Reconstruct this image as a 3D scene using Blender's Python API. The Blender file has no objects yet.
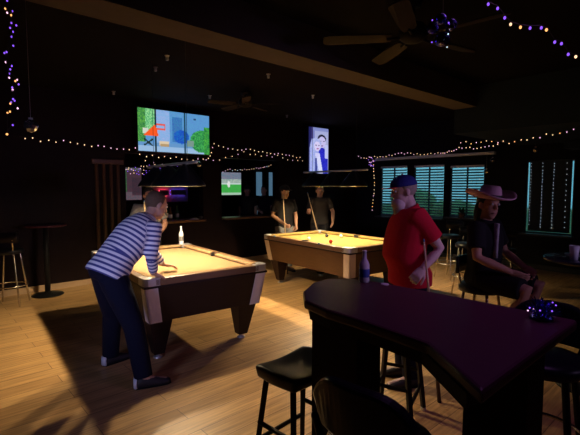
import bpy, bmesh, math, random
from mathutils import Vector, Matrix, Euler
random.seed(7)
V = Vector
R = math.radians
scene = bpy.context.scene
COL = scene.collection

# ------------------------------------------------------------------ camera, world, lights, exposure
cam_data = bpy.data.cameras.new('camera')
cam = bpy.data.objects.new('camera', cam_data)
COL.objects.link(cam)
cam_data.sensor_width = 36
cam_data.lens = 36 * 420 / 580
cam_data.clip_start = 0.05
cam.location = (0, 0, 1.6)
cam.rotation_euler = (R(90 - 4.1535), 0, R(-42))
scene.camera = cam

world = bpy.data.worlds.new('dusk_sky')
scene.world = world
world.use_nodes = True
wn = world.node_tree.nodes
wn['Background'].inputs['Color'].default_value = (0.11, 0.36, 0.46, 1)
wn['Background'].inputs['Strength'].default_value = 1.6

scene.view_settings.view_transform = 'Standard'
scene.view_settings.look = 'None'
scene.view_settings.exposure = 0.0
scene.view_settings.gamma = 1.0
scene.view_settings.use_curve_mapping = False
scene.cycles.use_denoising = True
scene.cycles.max_bounces = 8

LAMP_GLOW = 2200.0
LAMP_COLOUR = (1.0, 0.78, 0.48)

def area_light(name, loc, target, size, size_y, watts, colour):
    d = bpy.data.lights.new(name, 'AREA')
    d.shape = 'RECTANGLE'; d.size = size; d.size_y = size_y
    d.energy = watts; d.color = colour
    o = bpy.data.objects.new(name, d); COL.objects.link(o)
    o.location = loc
    o.rotation_euler = (V(target) - V(loc)).to_track_quat('-Z', 'Y').to_euler()
    return o
# added blue and purple fill lights standing in for unseen screens and signs
area_light('blue_side_fill', (-1.95, 1.4, 1.25), (1.3, 3.5, 1.05), 0.9, 0.6, 8.0, (0.50, 0.52, 1.0)).data.spread = R(45)
area_light('purple_front_fill', (3.6, -1.9, 1.75), (2.75, 1.9, 1.35), 1.2, 0.7, 2.8, (0.70, 0.48, 1.0)).data.spread = R(42)
# added purple fill above the bar table, standing in for string lights
area_light('purple_overhead_fill', (2.3, .6, 3.0), (1.8, .9, 1.0), 1.2, 0.5, 2.6, (0.74, 0.28, 1.0)).data.spread = R(110)

# ------------------------------------------------------------------ materials
def mat(name, col, rough=0.6, metal=0.0, var=0.12, scale=12.0, spec=0.4, emit=None, strength=0.0, bump=0.0, trans=0.0, alpha=None):
    m = bpy.data.materials.new(name); m.use_nodes = True
    nt = m.node_tree; b = nt.nodes['Principled BSDF']
    tc = nt.nodes.new('ShaderNodeTexCoord')
    no = nt.nodes.new('ShaderNodeTexNoise'); no.inputs['Scale'].default_value = scale
    no.inputs['Detail'].default_value = 4
    nt.links.new(tc.outputs['Object'], no.inputs['Vector'])
    mx = nt.nodes.new('ShaderNodeMix'); mx.data_type = 'RGBA'
    mx.inputs['A'].default_value = (*[c * (1 - var) for c in col], 1)
    mx.inputs['B'].default_value = (*[min(1, c * (1 + var)) for c in col], 1)
    nt.links.new(no.outputs['Fac'], mx.inputs['Factor'])
    nt.links.new(mx.outputs['Result'], b.inputs['Base Color'])
    b.inputs['Roughness'].default_value = rough
    b.inputs['Metallic'].default_value = metal
    b.inputs['Specular IOR Level'].default_value = spec
    if trans: b.inputs['Transmission Weight'].default_value = trans
    if bump:
        bp = nt.nodes.new('ShaderNodeBump'); bp.inputs['Strength'].default_value = bump
        nt.links.new(no.outputs['Fac'], bp.inputs['Height']); nt.links.new(bp.outputs['Normal'], b.inputs['Normal'])
    if emit:
        b.inputs['Emission Color'].default_value = (*emit, 1)
        b.inputs['Emission Strength'].default_value = strength
        m.cycles.emission_sampling = 'AUTO' if strength > 4 else 'NONE'
    return m

def plank_floor_mat():
    m = bpy.data.materials.new('plank_floor'); m.use_nodes = True
    nt = m.node_tree; b = nt.nodes['Principled BSDF']
    tc = nt.nodes.new('ShaderNodeTexCoord')
    br = nt.nodes.new('ShaderNodeTexBrick')
    br.inputs['Color1'].default_value = (0.52, 0.30, 0.118, 1)
    br.inputs['Color2'].default_value = (0.67, 0.405, 0.168, 1)
    br.inputs['Mortar'].default_value = (0.16, 0.08, 0.035, 1)
    br.inputs['Scale'].default_value = 1.0
    br.inputs['Mortar Size'].default_value = 0.0025
    br.inputs['Brick Width'].default_value = 1.35
    br.inputs['Row Height'].default_value = 0.17
    br.offset = 0.37
    nt.links.new(tc.outputs['Object'], br.inputs['Vector'])
    mp = nt.nodes.new('ShaderNodeMapping'); mp.inputs['Scale'].default_value = (1.2, 22, 1)
    nt.links.new(tc.outputs['Object'], mp.inputs['Vector'])
    no = nt.nodes.new('ShaderNodeTexNoise'); no.inputs['Scale'].default_value = 2.0; no.inputs['Detail'].default_value = 6
    nt.links.new(mp.outputs['Vector'], no.inputs['Vector'])
    mx = nt.nodes.new('ShaderNodeMix'); mx.data_type = 'RGBA'; mx.blend_type = 'MULTIPLY'
    mx.inputs['Factor'].default_value = 0.75
    cr = nt.nodes.new('ShaderNodeValToRGB')
    cr.color_ramp.elements[0].position = 0.3; cr.color_ramp.elements[0].color = (0.5, 0.46, 0.42, 1)
    cr.color_ramp.elements[1].position = 0.65; cr.color_ramp.elements[1].color = (1.1, 1.1, 1.1, 1)
    nt.links.new(no.outputs['Fac'], cr.inputs['Fac'])
    nt.links.new(br.outputs['Color'], mx.inputs['A']); nt.links.new(cr.outputs['Color'], mx.inputs['B'])
    nt.links.new(mx.outputs['Result'], b.inputs['Base Color'])
    b.inputs['Roughness'].default_value = 0.42
    b.inputs['Specular IOR Level'].default_value = 0.35
    return m

def wood_mat(name, c1, c2, rough=0.4, sc=(1, 1, 14), spec=0.4):
    m = bpy.data.materials.new(name); m.use_nodes = True
    nt = m.node_tree; b = nt.nodes['Principled BSDF']
    tc = nt.nodes.new('ShaderNodeTexCoord')
    mp = nt.nodes.new('ShaderNodeMapping'); mp.inputs['Scale'].default_value = sc
    nt.links.new(tc.outputs['Object'], mp.inputs['Vector'])
    no = nt.nodes.new('ShaderNodeTexNoise'); no.inputs['Scale'].default_value = 3; no.inputs['Detail'].default_value = 5
    nt.links.new(mp.outputs['Vector'], no.inputs['Vector'])
    mx = nt.nodes.new('ShaderNodeMix'); mx.data_type = 'RGBA'
    mx.inputs['A'].default_value = (*c1, 1); mx.inputs['B'].default_value = (*c2, 1)
    nt.links.new(no.outputs['Fac'], mx.inputs['Factor'])
    nt.links.new(mx.outputs['Result'], b.inputs['Base Color'])
    b.inputs['Roughness'].default_value = rough; b.inputs['Specular IOR Level'].default_value = spec
    return m

def attr_emit_mat(name, strength=1.0):
    m = bpy.data.materials.new(name); m.use_nodes = True
    nt = m.node_tree; b = nt.nodes['Principled BSDF']
    at = nt.nodes.new('ShaderNodeAttribute'); at.attribute_name = 'picture'
    b.inputs['Base Color'].default_value = (0.01, 0.01, 0.01, 1)
    b.inputs['Roughness'].default_value = 0.3
    nt.links.new(at.outputs['Color'], b.inputs['Emission Color'])
    b.inputs['Emission Strength'].default_value = strength
    return m

def stripe_mat():
    m = bpy.data.materials.new('striped_jersey'); m.use_nodes = True
    nt = m.node_tree; b = nt.nodes['Principled BSDF']
    at = nt.nodes.new('ShaderNodeAttribute'); at.attribute_name = 'along'
    mu = nt.nodes.new('ShaderNodeMath'); mu.operation = 'MULTIPLY'; mu.inputs[1].default_value = 2 * math.pi / 0.040
    si = nt.nodes.new('ShaderNodeMath'); si.operation = 'SINE'
    nt.links.new(at.outputs['Fac'], mu.inputs[0]); nt.links.new(mu.outputs[0], si.inputs[0])
    cr = nt.nodes.new('ShaderNodeValToRGB')
    cr.color_ramp.elements[0].position = 0.36; cr.color_ramp.elements[0].color = (0.07, 0.08, 0.26, 1)
    cr.color_ramp.elements[1].position = 0.50; cr.color_ramp.elements[1].color = (0.80, 0.79, 0.84, 1)
    ma = nt.nodes.new('ShaderNodeMath'); ma.operation = 'MULTIPLY_ADD'; ma.inputs[1].default_value = 0.5; ma.inputs[2].default_value = 0.5
    nt.links.new(si.outputs[0], ma.inputs[0]); nt.links.new(ma.outputs[0], cr.inputs['Fac'])
    nt.links.new(cr.outputs['Color'], b.inputs['Base Color'])
    b.inputs['Roughness'].default_value = 0.9; b.inputs['Specular IOR Level'].default_value = 0.1
    return m

M = dict(
    floor=plank_floor_mat(),
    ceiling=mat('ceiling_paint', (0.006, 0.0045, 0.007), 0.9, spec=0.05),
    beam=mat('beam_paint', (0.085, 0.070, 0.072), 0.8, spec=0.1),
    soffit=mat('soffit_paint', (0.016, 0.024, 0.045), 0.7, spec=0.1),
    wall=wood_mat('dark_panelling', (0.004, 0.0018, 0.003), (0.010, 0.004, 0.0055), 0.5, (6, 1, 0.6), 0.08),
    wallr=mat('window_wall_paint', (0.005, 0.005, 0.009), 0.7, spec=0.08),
    trimwood=wood_mat('trim_wood', (0.05, 0.024, 0.014), (0.09, 0.043, 0.024), 0.4, (8, 8, 1)),
    base=wood_mat('baseboard_wood', (0.40, 0.26, 0.15), (0.52, 0.36, 0.22), 0.45, (1, 8, 8)),
    felt=mat('gold_felt', (0.325, 0.212, 0.110), 0.95, var=0.06, scale=60, spec=0.1),
    felt2=mat('yellow_felt', (0.335, 0.238, 0.074), 0.95, var=0.06, scale=60, spec=0.1),
    railwood=wood_mat('rail_wood', (0.13, 0.065, 0.03), (0.20, 0.105, 0.05), 0.35, (1, 10, 10)),
    darklam=wood_mat('dark_laminate', (0.012, 0.005, 0.004), (0.022, 0.010, 0.007), 0.45, (1, 1, 10), 0.2),
    brownlam=wood_mat('brown_laminate', (0.062, 0.027, 0.010), (0.105, 0.048, 0.018), 0.5, (1, 2, 14), 0.2),
    silver=mat('brushed_silver', (0.62, 0.60, 0.60), 0.35, 0.75, var=0.05),
    cornerwood=mat('pale_corner_trim', (0.50, 0.36, 0.24), 0.45),
    cornergrey=mat('silver_corner_trim', (0.62, 0.55, 0.54), 0.45, 0.1),
    black=mat('black_plastic', (0.008, 0.008, 0.009), 0.5, spec=0.15),
    blackleather=mat('black_vinyl', (0.006, 0.006, 0.010), 0.36, spec=0.22, bump=0.05, scale=60),
    blackwood=wood_mat('black_wood', (0.008, 0.005, 0.004), (0.015, 0.009, 0.008), 0.5, (6, 6, 1), 0.15),
    bartop=wood_mat('bar_top_wood', (0.060, 0.016, 0.034), (0.085, 0.024, 0.046), 0.42, (8, 1.2, 1), 0.2),
    barbase=wood_mat('bar_base_wood', (0.010, 0.005, 0.005), (0.018, 0.008, 0.007), 0.6, (6, 6, 1), 0.08),
    chrome=mat('worn_chrome', (0.62, 0.56, 0.46), 0.25, 0.95, var=0.05),
    pocket=mat('pocket_leather', (0.006, 0.005, 0.005), 0.6),
    shade=mat('black_shade', (0.006, 0.006, 0.007), 0.4),
    shadein=mat('white_shade_lining', (0.75, 0.66, 0.50), 0.6),
    bulbglass=mat('lamp_bulb', (1, .9, .7), 0.4, emit=LAMP_COLOUR, strength=LAMP_GLOW),
    warm=mat('warm_led', (0.8, 0.6, 0.4), 0.4, emit=(1.0, 0.62, 0.34), strength=1.6),
    pinkled=mat('pink_led', (0.8, 0.5, 0.7), 0.4, emit=(1.0, 0.55, 0.85), strength=1.3),
    purple=mat('purple_led', (0.4, 0.2, 0.9), 0.4, emit=(0.28, 0.10, 1.0), strength=1.2),
    orange=mat('orange_led', (0.9, 0.5, 0.2), 0.4, emit=(1.0, 0.45, 0.14), strength=1.6),
    whiteled=mat('white_led', (0.7, 0.8, 0.9), 0.4, emit=(0.62, 0.80, 1.0), strength=1.0),
    wire=mat('dark_wire', (0.01, 0.012, 0.01), 0.6),
    skin=mat('skin', (0.50, 0.28, 0.19), 0.6, var=0.06),
    skintan=mat('tan_skin', (0.38, 0.20, 0.13), 0.6, var=0.06),
    skinpale=mat('pale_skin', (0.55, 0.37, 0.34), 0.6, var=0.06),
    eye=mat('eye', (0.35, 0.33, 0.32), 0.3),
    mouth=mat('lips', (0.33, 0.12, 0.10), 0.5),
    navy=mat('navy_denim', (0.007, 0.008, 0.020), 0.9, scale=80, spec=0.1),
    blackcloth=mat('black_cotton', (0.012, 0.011, 0.013), 0.95, scale=60, spec=0.1),
    darkgrey=mat('charcoal_cotton', (0.030, 0.026, 0.025), 0.95, scale=60, spec=0.1),
    grey=mat('grey_cotton', (0.17, 0.17, 0.17), 0.95, scale=60, spec=0.1),
    red=mat('red_polo_knit', (0.44, 0.012, 0.030), 0.9, scale=60, spec=0.1),
    stripes=stripe_mat(),
    bluecap=mat('blue_cap_cloth', (0.010, 0.016, 0.16), 0.85),
    redbrim=mat('red_brim_cloth', (0.50, 0.035, 0.05), 0.8),
    tancap=mat('brown_hair', (0.11, 0.065, 0.035), 0.8, scale=90, var=0.4),
    greyhair=mat('grey_hair', (0.30, 0.25, 0.20), 0.8, scale=90, var=0.3),
    darkhair=mat('dark_hair', (0.012, 0.009, 0.008), 0.7),
    beard=mat('white_beard', (0.52, 0.42, 0.42), 0.9, scale=50, var=0.2, bump=0.4),
    pinkfelt=mat('pink_hat_felt', (0.48, 0.27, 0.34), 0.9),
    shoe=mat('dark_shoe_leather', (0.020, 0.017, 0.020), 0.6),
    whiteshoe=mat('pale_shoe_heel', (0.72, 0.72, 0.78), 0.6),
    tanboot=mat('tan_boot_suede', (0.30, 0.19, 0.13), 0.8),
    print=mat('pale_printed_cloth', (0.30, 0.28, 0.30), 0.9, var=0.6, scale=25),
    cuewood=wood_mat('cue_maple', (0.50, 0.34, 0.19), (0.60, 0.42, 0.25), 0.35, (1, 1, 1)),
    cuebutt=mat('cue_butt_lacquer', (0.05, 0.02, 0.015), 0.3),
    whiteglass=mat('frosted_glass', (0.80, 0.81, 0.88), 0.25, trans=0.1),
    bluelabel=mat('blue_label', (0.05, 0.10, 0.42), 0.5),
    clear=mat('clear_glass', (0.85, 0.9, 0.95), 0.05, trans=0.9),
    brownglass=mat('brown_glass', (0.18, 0.08, 0.03), 0.12, trans=0.3),
    greenglass=mat('green_glass', (0.04, 0.14, 0.06), 0.12, trans=0.3),
    white=mat('white_ball', (0.85, 0.82, 0.75), 0.2),
    paper=mat('white_paper', (0.80, 0.78, 0.74), 0.8),
    yellowball=mat('yellow_ball', (0.75, 0.45, 0.04), 0.2),
    redball=mat('red_ball', (0.45, 0.03, 0.02), 0.2),
    darkball=mat('dark_ball', (0.02, 0.02, 0.03), 0.2),
    greenball=mat('green_ball', (0.02, 0.14, 0.06), 0.2),
    bluechalk=mat('blue_chalk', (0.06, 0.16, 0.34), 0.9),
    fanblade=wood_mat('fan_blade_wood', (0.020, 0.014, 0.013), (0.03, 0.021, 0.02), 0.6, (2, 2, 2), 0.08),
    fanmetal=mat('fan_motor_metal', (0.01, 0.008, 0.008), 0.6, spec=0.1),
    tinsel=mat('blue_tinsel', (0.10, 0.10, 0.55), 0.18, 0.85, var=0.5, scale=40),
    baublesilver=mat('silver_bauble', (0.65, 0.68, 0.85), 0.1, 0.95, var=0.3, scale=30),
    slat=mat('blind_slat', (0.10, 0.12, 0.13), 0.6),
    slatdark=mat('dark_roller_blind', (0.012, 0.016, 0.018), 0.8),
    frame=mat('dark_window_frame', (0.025, 0.025, 0.032), 0.5),
    palefr=mat('pale_window_trim', (0.30, 0.32, 0.36), 0.5),
    valance=mat('pale_valance', (0.55, 0.57, 0.65), 0.5),
    tvframe=mat('screen_bezel', (0.006, 0.006, 0.008), 0.3),
    screen=attr_emit_mat('screen_picture', 1.0),
    dimscreen=attr_emit_mat('dim_screen_picture', 0.8),
    board=mat('sign_board', (0.22, 0.17, 0.2), 0.7),
    neon=mat('red_neon_tube', (0.9, 0.1, 0.1), 0.4, emit=(1.0, 0.06, 0.12), strength=14.0),
    neonblue=mat('blue_neon_tube', (0.1, 0.1, 0.9), 0.4, emit=(0.16, 0.10, 1.0), strength=5.0),
    leaf=mat('plant_leaf', (0.02, 0.06, 0.02), 0.6, var=0.4),
    pot=mat('clay_pot', (0.06, 0.03, 0.02), 0.8),
    grass=mat('outdoor_grass', (0.10, 0.16, 0.05), 0.95, var=0.5, scale=1.0),
    bush=mat('outdoor_bush', (0.32, 0.42, 0.20), 0.95, var=0.5, scale=3.0),
    bluetop=mat('dark_blue_table_top', (0.03, 0.04, 0.075), 0.22, spec=0.6),
)

# ------------------------------------------------------------------ mesh helpers
def link(name, bm, m, parent=None, smooth=False, bevel=0.0, mats=None):
    bmesh.ops.recalc_face_normals(bm, faces=bm.faces)
    me = bpy.data.meshes.new(name); bm.to_mesh(me); bm.free()
    if mats:
        for q in mats: me.materials.append(q)
    else:
        me.materials.append(m)
    if smooth:
        for p in me.polygons: p.use_smooth = True
    o = bpy.data.objects.new(name, me); COL.objects.link(o)
    if parent is not None: o.parent = parent
    if bevel:
        b = o.modifiers.new('bevel', 'BEVEL'); b.width = bevel; b.segments = 2; b.limit_method = 'ANGLE'
    return o

def tag(o, label=None, cat=None, group=None, kind=None):
    if label: o['label'] = label
    if cat: o['category'] = cat
    if group: o['group'] = group
    if kind: o['kind'] = kind
    return o

def empty(name, loc, rz=0.0, label=None, cat=None, group=None):
    o = bpy.data.objects.new(name, None); COL.objects.link(o)
    o.location = loc; o.rotation_euler = (0, 0, rz); o.empty_display_size = 0.1
    return tag(o, label, cat, group)

def copy_tree(o, parent=None):
    c = o.copy(); COL.objects.link(c)
    if parent is not None: c.parent = parent
    for ch in list(o.children): copy_tree(ch, c)
    return c

def box(bm, lo, hi):
    x0, y0, z0 = lo; x1, y1, z1 = hi
    v = [bm.verts.new(p) for p in ((x0,y0,z0),(x1,y0,z0),(x1,y1,z0),(x0,y1,z0),(x0,y0,z1),(x1,y0,z1),(x1,y1,z1),(x0,y1,z1))]
    for f in ((0,3,2,1),(4,5,6,7),(0,1,5,4),(1,2,6,5),(2,3,7,6),(3,0,4,7)): bm.faces.new([v[i] for i in f])
    return v

def hexa(bm, p):
    v = [bm.verts.new(q) for q in p]
    for f in ((0,3,2,1),(4,5,6,7),(0,1,5,4),(1,2,6,5),(2,3,7,6),(3,0,4,7)): bm.faces.new([v[i] for i in f])

def prism(bm, pts, z0, z1):
    a = [bm.verts.new((x, y, z0)) for x, y in pts]; b = [bm.verts.new((x, y, z1)) for x, y in pts]
    bm.faces.new(a[::-1]); bm.faces.new(b)
    n = len(pts)
    for i in range(n): bm.faces.new((a[i], a[(i+1) % n], b[(i+1) % n], b[i]))

def rings(bm, rr, seg=14, cap=True):
    """rr: list of (centre, u, v) with u, v radius vectors"""
    prev = None; first = None
    for c, u, v in rr:
        ring = [bm.verts.new(V(c) + V(u) * math.cos(2*math.pi*i/seg) + V(v) * math.sin(2*math.pi*i/seg)) for i in range(seg)]
        if prev:
            for i in range(seg): bm.faces.new((prev[i], prev[(i+1) % seg], ring[(i+1) % seg], ring[i]))
        else: first = ring
        prev = ring
    if cap:
        bm.faces.new(first[::-1]); bm.faces.new(prev)

def perp(t):
    t = t.normalized()
    a = V((0, 0, 1)) if abs(t.z) < 0.9 else V((1, 0, 0))
    u = t.cross(a).normalized(); return u, t.cross(u).normalized()

def tube(bm, pts, rad, seg=12, round_ends=True):
    pts = [V(p) for p in pts]
    if not hasattr(rad, '__len__'): rad = [rad] * len(pts)
    rr = []; n = len(pts); pu = None
    for i in range(n):
        t = (pts[min(i+1, n-1)] - pts[max(i-1, 0)])
        u, v = perp(t)
        if pu is not None:
            tt = t.normalized(); u = (pu - tt * pu.dot(tt)).normalized(); v = tt.cross(u)
        pu = u; r = rad[i]
        if round_ends and i == 0:
            tn = (pts[0] - pts[1]).normalized()
            for k in (0.95, 0.6): rr.append((pts[0] + tn * r * k, u * r * math.sqrt(1-k*k), v * r * math.sqrt(1-k*k)))
        rr.append((pts[i], u * r, v * r))
        if round_ends and i == n-1:
            tn = (pts[-1] - pts[-2]).normalized()
            for k in (0.6, 0.95): rr.append((pts[i] + tn * r * k, u * r * math.sqrt(1-k*k), v * r * math.sqrt(1-k*k)))
    rings(bm, rr, seg)

def ellipsoid(bm, c, ax, seg=16, rng=10):
    """ax: three radius vectors"""
    c = V(c); x, y, z = [V(a) for a in ax]
    rr = []
    for k in range(rng + 1):
        a = -math.pi/2 + math.pi * (k + 0.15) / (rng + 0.3)
        rr.append((c + z * math.sin(a), x * math.cos(a), y * math.cos(a)))
    rings(bm, rr, seg)

def ball(bm, c, r, seg=12, rng=8):
    ellipsoid(bm, c, ((r,0,0),(0,r,0),(0,0,r)), seg, rng)

def lathe(bm, prof, c=(0,0,0), seg=20, cap=True):
    c = V(c)
    rings(bm, [(c + V((0,0,z)), V((max(r,1e-4),0,0)), V((0,max(r,1e-4),0))) for r, z in prof], seg, cap)

def torus(bm, c, r, t, seg=24, ts=8, axis='z', squash=1.0):
    c = V(c); g = []
    for i in range(seg):
        a = 2*math.pi*i/seg; row = []
        for j in range(ts):
            b = 2*math.pi*j/ts
            x, y, z = (r + t*math.cos(b))*math.cos(a), (r + t*math.cos(b))*math.sin(a)*squash, t*math.sin(b)
            row.append(bm.verts.new(c + V((x, y, z))))
        g.append(row)
    for i in range(seg):
        for j in range(ts):
            bm.faces.new((g[i][j], g[(i+1)%seg][j], g[(i+1)%seg][(j+1)%ts], g[i][(j+1)%ts]))

def remeshed(bm, voxel, smooth=3):
    bmesh.ops.recalc_face_normals(bm, faces=bm.faces)
    me = bpy.data.meshes.new('tmp'); bm.to_mesh(me); bm.free()
    o = bpy.data.objects.new('tmp', me); COL.objects.link(o)
    r = o.modifiers.new('r', 'REMESH'); r.mode = 'VOXEL'; r.voxel_size = voxel
    s = o.modifiers.new('s', 'SMOOTH'); s.iterations = smooth; s.factor = 0.5
    bpy.context.view_layer.update()
    dg = bpy.context.evaluated_depsgraph_get()
    nm = bpy.data.meshes.new_from_object(o.evaluated_get(dg))
    bpy.data.objects.remove(o); bpy.data.meshes.remove(me)
    out = bmesh.new(); out.from_mesh(nm); bpy.data.meshes.remove(nm)
    return out

def struct(name, bm, m, parent=None, bevel=0.0):
    o = link(name, bm, m, parent, bevel=bevel)
    if parent is None: o['kind'] = 'structure'
    return o

# ------------------------------------------------------------------ the room
XW, YB = 9.0, 7.3
HC = 3.1
bm = bmesh.new(); box(bm, (-2.2, -2.2, -0.1), (XW + 0.2, 11.0, 0)); struct('floor', bm, M['floor'])
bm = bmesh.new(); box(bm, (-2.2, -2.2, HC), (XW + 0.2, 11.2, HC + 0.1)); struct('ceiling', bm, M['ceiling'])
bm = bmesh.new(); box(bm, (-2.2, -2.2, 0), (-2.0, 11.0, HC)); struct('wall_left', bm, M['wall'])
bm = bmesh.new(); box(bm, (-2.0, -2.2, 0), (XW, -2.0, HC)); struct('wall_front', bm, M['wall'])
# back wall: solid panelling, two pass-through openings above a half wall, solid to the corner
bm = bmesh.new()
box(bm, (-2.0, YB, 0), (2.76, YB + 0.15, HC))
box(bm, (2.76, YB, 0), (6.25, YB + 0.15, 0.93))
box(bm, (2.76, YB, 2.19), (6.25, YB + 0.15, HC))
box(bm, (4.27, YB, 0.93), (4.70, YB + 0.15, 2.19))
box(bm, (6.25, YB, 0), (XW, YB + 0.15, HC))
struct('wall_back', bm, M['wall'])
# far room beyond the openings
bm = bmesh.new(); box(bm, (-2.0, 10.8, 0), (XW, 11.0, HC)); struct('wall_far', bm, M['wall'])
# window wall with openings
WIN = [(5.73, 6.52, 0.86, 2.13), (4.77, 5.56, 0.88, 2.12), (3.87, 4.64, 0.93, 2.08), (2.24, 3.07, 0.70, 2.11)]
bm = bmesh.new()
ys = [-2.2, 2.24, 3.07, 3.87, 4.64, 4.77, 5.56, 5.73, 6.52, 11.0]
for i in range(len(ys) - 1):
    w = [q for q in WIN if abs(q[0] - ys[i]) < 1e-6]
    if w:
        box(bm, (XW, ys[i], 0), (XW + 0.09, ys[i+1], w[0][2])); box(bm, (XW, ys[i], w[0][3]), (XW + 0.09, ys[i+1], HC))
    else:
        box(bm, (XW, ys[i], 0), (XW + 0.09, ys[i+1], HC))
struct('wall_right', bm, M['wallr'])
for n, (y0, y1, z0, z1) in enumerate(WIN):
    bm = bmesh.new(); t = 0.03
    for lo, hi in (((y0, z0), (y1, z0+t)), ((y0, z1-t), (y1, z1)), ((y0, z0+t), (y0+t, z1-t)), ((y1-t, z0+t), (y1, z1-t))):
        box(bm, (XW+0.045, lo[0], lo[1]), (XW+0.075, hi[0], hi[1]))
    if n < 3: box(bm, (XW+0.045, (y0+y1)/2-0.015, z0+t), (XW+0.075, (y0+y1)/2+0.015, z1-t))
    w = struct('window_%d' % (n+1), bm, M['frame'])
    bm = bmesh.new(); box(bm, (XW+0.055, y0+t, z0+t), (XW+0.061, y1-t, z1-t)); link('pane', bm, M['clear'], w)
    bm = bmesh.new(); box(bm, (XW-0.18, y0-0.03, z0-0.03), (XW-0.001, y1+0.03, z0-0.002)); link('window_sill', bm, M['frame'], w)
# beam, soffit, baseboard, trims
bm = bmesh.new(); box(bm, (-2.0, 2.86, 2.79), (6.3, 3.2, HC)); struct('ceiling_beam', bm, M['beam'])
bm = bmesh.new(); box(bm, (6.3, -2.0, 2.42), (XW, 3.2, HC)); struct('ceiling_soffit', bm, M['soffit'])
bm = bmesh.new(); box(bm, (-2.0, YB-0.02, 0), (XW, YB, 0.09)); struct('baseboard_back', bm, M['base'])
bm = bmesh.new(); box(bm, (XW-0.02, -2.0, 0), (XW, YB-0.02, 0.09)); struct('baseboard_right', bm, M['frame'])
for i in range(4):
    bm = bmesh.new(); x = 2.28 + i * 0.115
    tube(bm, [(x, YB-0.012, 0.1), (x, YB-0.012, 1.98)], 0.026, 10, False)
    struct('trim_%d' % (i+1), bm, M['trimwood'])
bm = bmesh.new(); box(bm, (2.20, YB-0.05, 1.98), (2.72, YB-0.002, 2.06)); struct('trim_5', bm, M['trimwood'], bevel=0.01)
bm = bmesh.new(); box(bm, (XW-0.10, 3.64, 2.27), (XW-0.002, 6.62, 2.33)); struct('trim_6', bm, M['valance'], bevel=0.008)
bm = bmesh.new(); box(bm, (XW-0.5, -0.6, 2.27), (XW-0.002, 2.3, 2.40)); struct('trim_7', bm, M['soffit'], bevel=0.008)

# outdoors, seen through the blinds
bm = bmesh.new(); box(bm, (XW+0.3, -10, -0.3), (40, 30, -0.2)); o = link('lawn', bm, M['grass']); o['kind'] = 'structure'
for k, (x, y, r) in enumerate(((15.5, 9.3, 1.25), (14.6, 7.4, 0.85))):
    bm = bmesh.new()
    for _ in range(26):
        a, b = random.uniform(0, 6.28), random.uniform(0, 1)
        ball(bm, (x + r*0.8*b*math.cos(a), y + r*0.8*b*math.sin(a), 0.1 + random.uniform(0, r*0.9)), r*random.uniform(.2, .4), 8, 5)
    tag(link('bush', bm, M['bush'], smooth=True), ['larger green bush outside the leftmost window', 'smaller green bush outside the middle window'][k], 'bush')

# ------------------------------------------------------------------ blinds
WORDS = ['left window by the far corner', 'middle window behind the man in red', 'right window beside the plant']
for n in range(3):
    y0, y1, z0, z1 = WIN[n]
    e = empty('venetian_blind', (XW+0.018, (y0+y1)/2, z0), 0, 'pale slatted blind lit teal from outside in the ' + WORDS[n], 'blind', 'blinds on the window wall')
    w = (y1-y0)/2 - 0.02; h = z1 - z0
    bm = bmesh.new()
    nsl = 18
    for k in range(nsl):
        z = 0.045 + k * (h - 0.10) / nsl
        t = 0.020; s = 0.015
        hexa(bm, [(-t,-w,z-s),(t,-w,z+s),(t,w,z+s),(-t,w,z-s),(-t,-w,z-s+.003),(t,-w,z+s+.003),(t,w,z+s+.003),(-t,w,z-s+.003)])
    sl = link('slats', bm, M['slat'], e)
    bm = bmesh.new(); box(bm, (-0.022, -w, h-0.06), (0.022, w, h-0.01)); link('head_rail', bm, M['valance'], e)
    bm = bmesh.new(); box(bm, (-0.02, -w, 0.005), (0.02, w, 0.025)); link('bottom_rail', bm, M['slat'], e)
    bm = bmesh.new()
    for yy in (-w*0.6, w*0.6): tube(bm, [(-0.02, yy, 0.02), (-0.02, yy, h-0.05)], 0.002, 6)
    link('cord', bm, M['palefr'], e)
y0, y1, z0, z1 = WIN[3]
e = empty('roller_blind', (XW+0.012, (y0+y1)/2, z0), 0, 'dark roller blind with daylight leaking around its edges behind dotted light strings', 'blind')
bm = bmesh.new(); box(bm, (-0.004, -(y1-y0)/2+0.045, 0.048), (0.004, (y1-y0)/2-0.075, z1-z0-0.004)); link('cloth', bm, M['slatdark'], e)
bm = bmesh.new(); tube(bm, [(0, -(y1-y0)/2+0.045, 0.05), (0, (y1-y0)/2-0.075, 0.05)], 0.009, 8); link('bottom_bar', bm, M['slatdark'], e)

# ------------------------------------------------------------------ screens
def srgb(r, g, b):
    f = lambda c: ((c/255) / 12.92 if c <= 10 else ((c/255 + .055) / 1.055) ** 2.4)
    return (f(r), f(g), f(b), 1)

def screen_tv(label, loc, w, h, nx, ny, paint, m, group=None, bezel=0.018, mount=True):
    e = empty('television', loc, 0, label, 'television', group)
    bm = bmesh.new(); box(bm, (-w/2-bezel, 0.003, -h/2-bezel), (w/2+bezel, 0.05, h/2+bezel)); link('case', bm, M['tvframe'], e, bevel=0.005)
    bm = bmesh.new(); lay = bm.loops.layers.color.new('picture') if False else bm.loops.layers.float_color.new('picture')
    g = [[bm.verts.new((-w/2 + w*i/nx, 0, -h/2 + h*j/ny)) for i in range(nx+1)] for j in range(ny+1)]
    for j in range(ny):
        for i in range(nx):
            f = bm.faces.new((g[j][i], g[j][i+1], g[j+1][i+1], g[j+1][i]))
            c = paint((i+.5)/nx, 1-(j+.5)/ny)
            for l in f.loops: l[lay] = c
    link('screen', bm, m, e)
    if mount:
        bm = bmesh.new(); box(bm, (-0.15, 0.05, -0.12), (0.15, 0.19, 0.12)); link('wall_mount', bm, M['tvframe'], e)
    return e

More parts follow.
